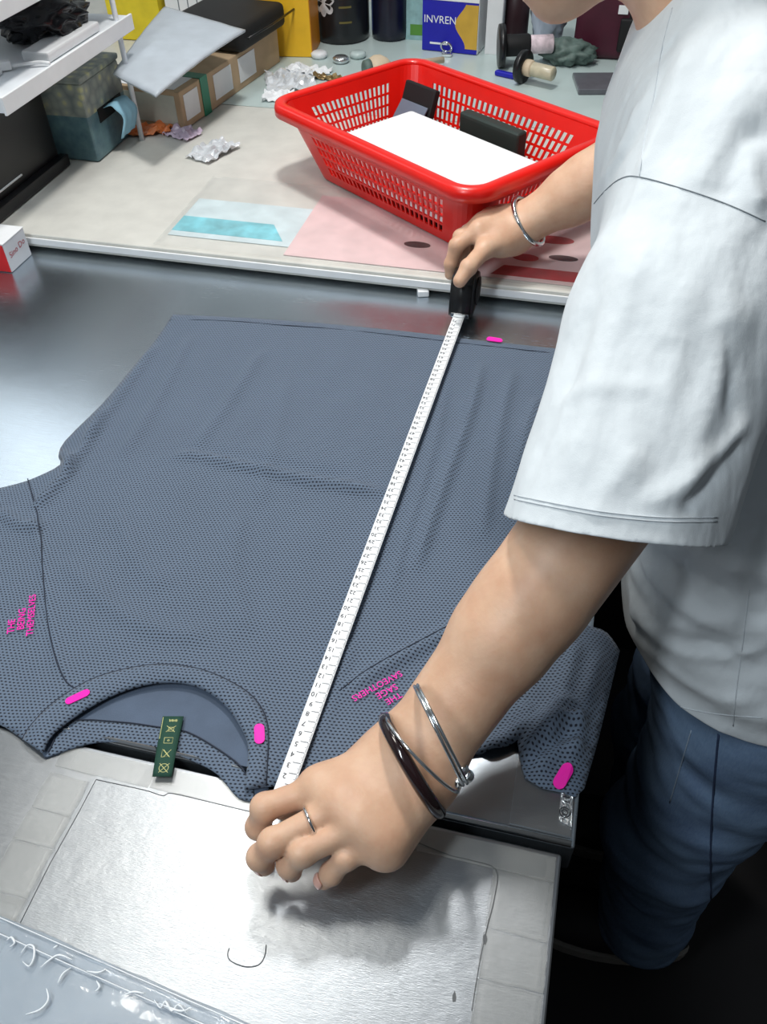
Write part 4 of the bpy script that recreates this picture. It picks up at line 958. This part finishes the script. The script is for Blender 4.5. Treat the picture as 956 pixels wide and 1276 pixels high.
fR = [finger(Ri, (0.0104, 0.0097, 0.0086, 0.0074)), finger(Rm, (0.0104, 0.0097, 0.0086, 0.0074)), finger(Rr, (0.0100, 0.0094, 0.0083, 0.0072)), finger(Rp, (0.0090, 0.0082, 0.0074, 0.0064)), finger(Rt, (0.0130, 0.0112, 0.0104, 0.0088))]
axR = (ER-WR)/np.linalg.norm(ER-WR); sR_ = sdR-axR*(sdR@axR); sR_ /= np.linalg.norm(sR_)
allp = np.array(Ri+Rm+Rr+Rp+Rt+[WR, ER]); vR, faR = arm_fine(WR, ER, palmR, fR, allp.min(0)-0.05, allp.max(0)+0.06, 0.0022, sR_)
# trunk, upper arms, neck, head and legs
LHp, LKn, LAn = A3(0.262, 0.560, -0.10), A3(0.232, 0.555, -0.46), A3(0.262, 0.555, -0.775)
RHp, RKn, RAn = A3(0.262, 0.715, -0.10), A3(0.240, 0.720, -0.46), A3(0.270, 0.720, -0.775)
B = Field((-0.22, 0.42, -0.86), (0.42, 1.24, 0.70), 0.0050)
B.cones([(A3(0.255, 0.585, -0.05), A3(0.255, 0.695, -0.05), 0.105, 0.105), (A3(0.245, 0.60, 0.03), A3(0.245, 0.70, 0.03), 0.095, 0.095), (A3(0.205, 0.64, 0.13), A3(0.205, 0.75, 0.13), 0.09, 0.09), (A3(0.155, 0.70, 0.24), A3(0.155, 0.84, 0.24), 0.095, 0.095), (A3(0.115, 0.75, 0.33), A3(0.115, 0.92, 0.33), 0.075, 0.075), (SL+A3(0.004, 0.04, 0), SR+A3(0, -0.04, 0), 0.045, 0.045)], 0.06, 0.0)
for i in range(3): pass
B.cones([(A3(0.25, 0.64, -0.02), A3(0.205, 0.695, 0.13), 0.11, 0.10), (A3(0.205, 0.695, 0.13), A3(0.13, 0.80, 0.30), 0.10, 0.10)], 0.04, 0.05)
for (S, E, Wq) in ((SL, EL, WL), (SR, ER, WR)): B.cones([(S, L3(S, E, 0.3), 0.045, 0.046), (L3(S, E, 0.3), E, 0.046, 0.0385), (E, L3(E, Wq, 0.10), 0.0385, 0.037)], 0.02, 0.03)
for (h_, k_, a_) in ((LHp, LKn, LAn), (RHp, RKn, RAn)): B.cones([(h_, k_, 0.085, 0.055), (k_, L3(k_, a_, 0.3)+A3(0.012, 0, 0), 0.052, 0.054), (L3(k_, a_, 0.3)+A3(0.012, 0, 0), a_, 0.054, 0.036), (a_, a_+A3(-0.01, 0, -0.03), 0.036, 0.034), (a_+A3(-0.01, 0, -0.035), a_+A3(-0.11, 0, -0.048), 0.032, 0.022)], 0.02, 0.03)
hm = np.array([hf, hs, hu]); hp_ = lambda a, b, c: HC+hf*a+hs*b+hu*c
B.cones([(NB, hp_(-0.035, 0, -0.06), 0.056, 0.050), (NB+A3(0.01, -0.03, -0.01), hp_(-0.03, -0.01, -0.05), 0.045, 0.044)], 0.02, 0.05)
B.ellipsoid(hp_(-0.012, 0, 0.030), (0.095, 0.074, 0.088), hm, 0.02); B.ellipsoid(hp_(0.020, 0, -0.040), (0.064, 0.060, 0.070), hm, 0.03)
B.cones([(hp_(0.062, -0.012, -0.092), hp_(0.062, 0.012, -0.092), 0.018, 0.018), (hp_(0.05, 0.0, -0.09), hp_(-0.02, 0.046, -0.055), 0.018, 0.016), (hp_(0.05, 0, -0.09), hp_(-0.02, -0.046, -0.055), 0.018, 0.016)], 0.02, 0.025)
B.cones([(hp_(0.082, 0, 0.008), hp_(0.100, 0, -0.032), 0.007, 0.011), (hp_(0.092, -0.010, -0.036), hp_(0.092, 0.010, -0.036), 0.008, 0.008)], 0.01, 0.014)
B.cones([(hp_(0.079, -0.016, -0.063), hp_(0.079, 0.016, -0.063), 0.0075, 0.0075), (hp_(0.078, -0.013, -0.073), hp_(0.078, 0.013, -0.073), 0.0078, 0.0078)], 0.003, 0.009)
for s_ in (-1, 1): B.ellipsoid(hp_(0.0, 0.073*s_, -0.008), (0.017, 0.008, 0.030), hm, 0.010); B.ellipsoid(hp_(0.086, 0.031*s_, 0.006), (0.016, 0.017, 0.012), hm, 0.010, True)
vB, fB = B.mesh(); vB = relax(vB, fB, 3)
nB, nL = len(vB), len(vL)
def oriented(v, f):
    a, b, c, d = (v[f[:, i]] for i in range(4)); vol = np.einsum('ij,ij->', a, np.cross(b, c))+np.einsum('ij,ij->', a, np.cross(c, d)); return f if vol > 0 else f[:, ::-1]
fB, faL, faR = oriented(vB, fB), oriented(vL, faL), oriented(vR, faR)
body = from_py('body', np.vstack([vB, vL, vR]), np.vstack([fB, faL+nB, faR+nB+nL]), 'skin', pe, True)
pm('nail', (226, 176, 160), 0.25, var=0.03); pm('eye_white', (236, 234, 230), 0.2); pm('eye_dark', (24, 16, 12), 0.1); pm('lip', (176, 96, 92), 0.4)
def nail(tip, dip, up, w, l):
    d = tip-dip; d /= np.linalg.norm(d); up = up-d*(up@d); up /= np.linalg.norm(up); s = np.cross(d, up); v, f = [], []; n = 8
    for j in range(n+1):
        for i in range(n+1):
            a, b = (i/n-0.5)*2, (j/n-0.5)*2; r = math.sqrt(max(0, 1-0.35*a*a*b*b)); x, y = a*r*w, b*r*l
            v.append(tip+d*(y-0.001)+s*x+up*(0.0083-0.55*x*x/w*0.9-0.5*max(0, y)**2/l))
    for j in range(n):
        for i in range(n): k = j*(n+1)+i; f.append((k, k+1, k+n+2, k+n+1))
    o = from_py('fingernail', v, f, 'nail', body, True); mod(o, 'SOLIDIFY', thickness=0.0008, offset=0)
for fg in (Lm, Lr, Lp): nail(fg[3], fg[2], A3(-0.6, -0.5, 0.6), 0.0052, 0.0055)
nail(Rt[3], Rt[2], A3(-0.1, -1.0, 0.35), 0.0062, 0.0070)
for s_ in (-1, 1):
    c = hp_(0.073, 0.031*s_, 0.006); lathe('eyeball', [(0.012*math.sin(a), -0.012*math.cos(a)) for a in np.linspace(0.05, 3.09, 12)], c, 'eye_white', body, 20, axis=hf)
    lathe('iris', [(0.0055, 0.0), (0.005, 0.001), (0.001, 0.0015)], c+hf*0.0112, 'eye_dark', body, 16, axis=hf)
# hair
Hh = Field(HC-0.19, HC+0.19, 0.004)
Hh.ellipsoid(hp_(-0.018, 0, 0.036), (0.103, 0.083, 0.096), hm, 0.0); Hh.ellipsoid(hp_(-0.045, 0, -0.010), (0.070, 0.078, 0.078), hm, 0.02); Hh.ellipsoid(hp_(-0.118, 0, 0.030), (0.038, 0.040, 0.040), hm, 0.012)
Hh.ellipsoid(hp_(0.090, 0, -0.035), (0.085, 0.085, 0.105), hm, 0.006, True)
v, f = Hh.mesh(); v = relax(v, f, 2); f = oriented(v, f)
v = v+vnormals(v, f)*np.array([0.0022*noise.noise(Vector(((p-HC)@hs*90, (p-HC)@hf*14, (p-HC)@hu*14))) for p in v])[:, None]
from_py('hair', v, f, 'hair_dark', pe, True)

# white T-shirt
st = np.array([  # z, centre x, centre y, half depth, half width
 (-0.12, 0.252, 0.632, 0.150, 0.186), (-0.06, 0.247, 0.636, 0.147, 0.186), (0.0, 0.236, 0.642, 0.143, 0.184), (0.06, 0.222, 0.656, 0.136, 0.180), (0.16, 0.186, 0.700, 0.136, 0.184),
 (0.26, 0.138, 0.765, 0.132, 0.192), (0.34, 0.110, 0.815, 0.114, 0.190), (0.40, 0.096, 0.842, 0.084, 0.176), (0.44, 0.088, 0.852, 0.058, 0.140), (0.47, 0.082, 0.856, 0.030, 0.085)])
TS = Field((-0.06, 0.33, -0.12), (0.42, 1.22, 0.50), 0.0055)
sl, X, Y, Z = TS.grid(TS.lo, TS.lo+TS.n*TS.h)
zz = Z.ravel(); g = [np.interp(zz, st[:, 0], st[:, i])[None, None, :] for i in range(1, 5)]
for _ in range(6): g = [np.concatenate([q[..., :1], (q[..., :-2]+q[..., 2:]+2*q[..., 1:-1])/4, q[..., -1:]], -1) for q in g]
pw = 2.5; r_ = (np.abs((X-g[0])/g[2])**pw+np.abs((Y-g[1])/g[3])**pw)**(1/pw); TS.F[sl] = np.where(Z < 0.475, (r_-1)*np.minimum(g[2], g[3])*0.9, 0.05).astype(np.float32)
HL = D(768, 640, 0.598); S0 = A3(0.108, 0.700, 0.362); axS = (HL-S0)/np.linalg.norm(HL-S0)
TS.cones([(S0, L3(S0, HL, 0.5), 0.084, 0.080), (L3(S0, HL, 0.5), HL+axS*0.05, 0.080, 0.0765)], 0.02, 0.03)
HR = A3(0.092, 1.115, 0.255); S1 = A3(0.105, 0.995, 0.375); axR2 = (HR-S1)/np.linalg.norm(HR-S1)
TS.cones([(S1, HR+axR2*0.05, 0.074, 0.064)], 0.02, 0.03)
v, f = TS.mesh(); v = relax(v, f, 4); f = oriented(v, f)
# cut the hems and the neck opening: drop what lies beyond them
hemN = A3(*(axS)); 
hemC = [D(636, 640, 0.605), D(766, 668, 0.535), D(897, 672, 0.605)]
hn = np.cross(hemC[1]-hemC[0], hemC[2]-hemC[0]); hn /= np.linalg.norm(hn); hn = hn if hn@axS > 0 else -hn
hemP = hemC[1]
def clip_mesh(v, f, val):       # keep val < 0, snapping the border vertices onto the cut
    return v, f
def bisect(bm, co, no, sel=None):
    geom = list(bm.verts)+list(bm.edges)+list(bm.faces)
    if sel: fs = [x for x in bm.faces if sel(x.calc_center_median())]; es = {e for x in fs for e in x.edges}; vs = {q for x in fs for q in x.verts}; geom = fs+list(es)+list(vs)
    bmesh.ops.bisect_plane(bm, geom=geom, plane_co=V(co), plane_no=V(no), clear_outer=True)
bm = bmesh.new(); me = bpy.data.meshes.new('tmp'); me.from_pydata(v.tolist(), [], f.tolist()); bm.from_mesh(me); bpy.data.meshes.remove(me)
bisect(bm, (0.2, 0.64, -0.062), (0.02, -0.02, -1))
def torso_val(c):
    q = [float(np.interp(c.z, st[:, 0], st[:, i])) for i in range(1, 5)]
    return (abs((c.x-q[0])/q[2])**pw+abs((c.y-q[1])/q[3])**pw)**(1/pw)
bisect(bm, hemP, hn, lambda c: (c-V(HL)).length < 0.16 and c.z > 0.04 and torso_val(c) > 1.06)
bisect(bm, HR+axR2*0.02, axR2, lambda c: (c-V(HR)).length < 0.13 and c.y > 1.08)
nk = A3(0.070, 0.853, 0.435); bisect(bm, nk+A3(-0.010, 0, 0.022), A3(-0.35, 0, 0.94), lambda c: (c-V(nk)).length < 0.10)
bmesh.ops.triangulate(bm, faces=[x for x in bm.faces if len(x.verts) > 4])
bmesh.ops.recalc_face_normals(bm, faces=bm.faces); bm.normal_update()
bvh = BVHTree.FromBMesh(bm)
def on_shirt(pts, n=6):         # follow a line over the cloth
    out = []
    for px, py in smooth_poly(pts, n):
        h = bvh.ray_cast(Vector((0, 0, CAMH)), V(ray(px, py)).normalized())
        if h[0] is not None: out.append(np.array(h[0]))
    return np.array(out)
pv = np.array([q.co for q in bm.verts]); pn = np.array([q.normal for q in bm.verts])
fs = [  # line, width, height
 (((640, 618), (720, 636), (800, 648), (895, 650)), 0.0045, 0.0012),
 (((800, 300), (770, 400), (735, 500), (700, 590)), 0.012, 0.0040), (((860, 330), (840, 430), (800, 540), (770, 620)), 0.010, 0.0036), (((920, 360), (900, 450), (870, 540), (850, 630)), 0.010, 0.0045),
 (((745, 330), (725, 420), (700, 500)), 0.010, -0.0035), (((830, 420), (810, 500), (790, 570)), 0.007, -0.0030), (((935, 520), (900, 565), (850, 605), (800, 632)), 0.007, 0.0050), (((930, 545), (890, 590), (850, 640)), 0.006, -0.0040),
 (((700, 490), (760, 480), (820, 480)), 0.006, 0.0020), (((905, 400), (912, 470), (915, 520)), 0.006, -0.0040), (((790, 560), (760, 610), (740, 650)), 0.006, 0.0022),
 (((860, 40), (840, 120), (810, 190), (790, 222)), 0.008, 0.0035), (((800, 120), (770, 190), (735, 250)), 0.006, 0.0030), (((830, 70), (800, 150), (760, 215)), 0.006, -0.0030),
 (((950, 90), (900, 170), (870, 240)), 0.014, 0.0040), (((956, 150), (915, 200), (900, 245)), 0.010, -0.0045), (((940, 170), (935, 220), (950, 262)), 0.007, 0.0045),
 (((800, 690), (830, 740), (870, 770), (930, 800)), 0.008, 0.0050), (((790, 740), (820, 790), (870, 820), (950, 815)), 0.007, 0.0045), (((880, 730), (920, 760), (956, 775)), 0.007, -0.0050), (((800, 800), (850, 850), (900, 870), (956, 870)), 0.008, 0.0040), (((785, 720), (795, 760), (790, 810)), 0.007, 0.0045),
 (((930, 830), (900, 812), (860, 800)), 0.006, -0.0045), (((920, 700), (935, 740), (928, 790)), 0.006, -0.0035), (((956, 660), (930, 690), (920, 720)), 0.008, 0.0050), (((840, 700), (860, 740), (910, 770)), 0.006, -0.0040)]
disp = np.zeros(len(pv))
for pts, w, h in fs:
    L = on_shirt(pts, 5)
    if len(L) < 3: continue
    q, t = seg_dist(pv, L); disp += h*np.exp(-(q/w)**2)*np.clip(np.minimum(t, 1-t)*5+0.15, 0, 1)
ca = pv-S0; along = ca@axS; sU = np.cross(axS, A3(0, 0, 1)); sU /= np.linalg.norm(sU)
for i, p in enumerate(pv):
    n1 = noise.noise(Vector((p[0]*11+3, p[1]*9, p[2]*9))); n2 = abs(noise.noise(Vector((p[0]*20, p[1]*8+p[2]*9, p[2]*5+4))))
    k = 0.0022*n1-0.0035*(n2-0.2)
    if torso_val(Vector(p)) > 1.03:
        uu = float((p-S0)@sU); vv_ = float((p-S0)@np.cross(axS, sU)); k += -0.0035*abs(noise.noise(Vector((uu*26+vv_*14, along[i]*6, 2.0))))-0.0018*abs(noise.noise(Vector((uu*55, along[i]*20, vv_*30+7))))
    if p[2] < 0.16 and p[1] > 0.44: k += 0.008*noise.noise(Vector((p[0]*7, p[1]*7, p[2]*34+p[1]*8)))-0.006*abs(noise.noise(Vector((p[0]*9+5, p[1]*9, p[2]*20-p[0]*16))))
    disp[i] += k
pv = pv+pn*disp[:, None]
for q, p in zip(bm.verts, pv): q.co = V(p)
bvh = BVHTree.FromBMesh(bm)
ts = from_bm('tshirt', bm, 'white_cotton', pe, True); mod(ts, 'SOLIDIFY', thickness=0.0016, offset=-1); mod(ts, 'SUBSURF', levels=1, render_levels=1)
def shirt_seam(name, pts, r, mat='white_seam', off=0.0004):
    L = on_shirt(pts, 6)
    if len(L) > 2: tube(name, [V(p)+(Vector((0, 0, CAMH))-V(p)).normalized()*off for p in L], r, mat, ts, 6)
shirt_seam('shoulder_seam', ((713, 292), (730, 268), (752, 240), (775, 222), (800, 221), (860, 238), (910, 256), (954, 276)), 0.00045, 'grey_thread')
shirt_seam('armhole_stitch', ((838, 10), (825, 60), (815, 120), (803, 175), (797, 220)), 0.0005)
shirt_seam('sleeve_hem_stitch', ((641, 622), (700, 634), (760, 644), (830, 650), (894, 650)), 0.0005)
shirt_seam('sleeve_hem_stitch', ((641, 617), (700, 629), (760, 639), (830, 645), (894, 645)), 0.0005)
shirt_seam('side_seam', ((934, 735), (926, 800), (918, 860), (914, 905)), 0.0005)
shirt_seam('hem_stitch', ((783, 815), (800, 845), (835, 875), (880, 888), (950, 895)), 0.0005)

# jeans
Jn = Field((0.10, 0.42, -0.80), (0.42, 0.86, 0.06), 0.0055)
Jn.cones([(A3(0.252, 0.590, -0.02), A3(0.252, 0.690, -0.02), 0.118, 0.118), (A3(0.258, 0.575, -0.10), A3(0.258, 0.700, -0.10), 0.120, 0.120)], 0.04, 0.0)
for (h_, k_, a_) in ((LHp, LKn, LAn), (RHp, RKn, RAn)): Jn.cones([(h_, k_, 0.105, 0.080), (k_, a_+A3(0, 0, -0.04), 0.080, 0.068)], 0.03, 0.03)
v, f = Jn.mesh(); v = relax(v, f, 4); f = oriented(v, f); nn = vnormals(v, f)
k = np.array([0.006*noise.noise(Vector((p[0]*9, p[1]*9, p[2]*16+p[0]*10)))-0.006*abs(noise.noise(Vector((p[0]*6, p[1]*8+p[2]*5, p[2]*11+3))))+0.003*noise.noise(Vector((p[0]*20, p[1]*20, p[2]*40))) for p in v]); v = v+nn*k[:, None]
bm = bmesh.new(); me = bpy.data.meshes.new('tmp'); me.from_pydata(v.tolist(), [], f.tolist()); bm.from_mesh(me); bpy.data.meshes.remove(me)
bisect(bm, (0, 0, 0.03), (0, 0, 1)); bisect(bm, (0, 0, -0.775), (0, 0, -1)); bmesh.ops.recalc_face_normals(bm, faces=bm.faces)
bvj = BVHTree.FromBMesh(bm); jn = from_bm('jeans', bm, 'denim', pe, True); mod(jn, 'SOLIDIFY', thickness=0.0018, offset=-1)
pm('denim_dark', (46, 62, 92), 0.9); pm('denim_pale', (150, 168, 186), 0.9)
def jean_seam(name, pts, r, mat):
    L = []
    for px, py in smooth_poly(pts, 6):
        h = bvj.ray_cast(Vector((0, 0, CAMH)), V(ray(px, py)).normalized())
        if h[0] is not None: L.append(h[0]+h[1]*0.0004)
    if len(L) > 2: tube(name, L, r, mat, jn, 6)
jean_seam('side_seam', ((896, 915), (890, 980), (886, 1050), (886, 1120)), 0.0012, 'denim_dark')
jean_seam('pocket_stitch', ((862, 910), (850, 950), (835, 1000)), 0.0008, 'denim_pale')
# shoes
pm('shoe_dark', (36, 34, 38), 0.6); pm('shoe_sole', (150, 146, 140), 0.6)
for y in (0.555, 0.720):
    prof = []; so = thing('x', None, None) if False else None
    bm = bmesh.new(); bmesh.ops.create_uvsphere(bm, u_segments=28, v_segments=16, radius=1.0)
    for q in bm.verts:
        x, yy, z = q.co; z = max(z, -0.35); q.co = Vector((0.205+x*0.135, y+yy*(0.046-0.008*x), -TZ+0.045+z*(0.046+0.022*x)+0.0*x))
    s1 = from_bm('shoe', bm, 'shoe_dark', pe, True)
    prism('sole', [(0.205+0.139*math.cos(a), y+(0.048-0.008*math.cos(a))*math.sin(a)) for a in np.linspace(0, 2*math.pi, 32, endpoint=False)], -TZ+0.002, -TZ+0.026, 'shoe_sole', s1)

# jewellery
pm('bangle_dark', (34, 18, 20), 0.15, var=0.3, Coat_Weight=0.5)
def bangle(name, e0, e1, dep, R, r, mat, axis, sq=0.92, tilt=0.0, n=56):
    a, b = D(*e0, dep[0]), D(*e1, dep[1]); d = (b-a)/np.linalg.norm(b-a); nr = axis-d*(axis@d); nr /= np.linalg.norm(nr)
    c = (a+b)/2; R = R or np.linalg.norm(b-a)/2
    return tube(name, torus_pts(c+np.cross(nr, d)*tilt, nr, R, n, d, sq), r, mat, pe, 12, True)
dl = float((CM @ (WL-A3(0, 0, CAMH)))[2])
bangle('bangle', (484, 905), (543, 1001), (dl-0.020, dl-0.012), 0.0378, 0.0052, 'bangle_dark', axL, 0.86)
bangle('bangle', (489, 903), (563, 975), (dl-0.025, dl-0.018), 0.0365, 0.0013, 'chrome', axL, 0.84)
bangle('bangle', (522, 866), (571, 966), (dl-0.03, dl-0.022), 0.0385, 0.0013, 'chrome', axL, 0.84)
bangle('bangle', (526, 864), (576, 964), (dl-0.03, dl-0.022), 0.0385, 0.0013, 'chrome', axL, 0.84)
for (px, py) in ((571, 974), (583, 967), (577, 960)):
    c = D(px, py, dl-0.020); lathe('bell', [(0.0048*math.sin(a), -0.0048*math.cos(a)) for a in np.linspace(0.08, 3.06, 10)], c, 'chrome', pe, 16)
rc = L3(Lm[0], Lm[1], 0.46); rd = (Lm[1]-Lm[0])/np.linalg.norm(Lm[1]-Lm[0]); tube('finger_ring', torus_pts(rc, rd, 0.0114, 40), 0.0012, 'chrome', pe, 10, True)
bR = L3(WR, ER, 0.10); tube('bangle', torus_pts(bR, axR*0.9+A3(0.1, -0.2, 0.2), 0.0345, 48), 0.0034, 'chrome', pe, 12, True)
for o in bpy.data.objects:
    for k in ('_base', '_rot'):
        if k in o: del o[k]
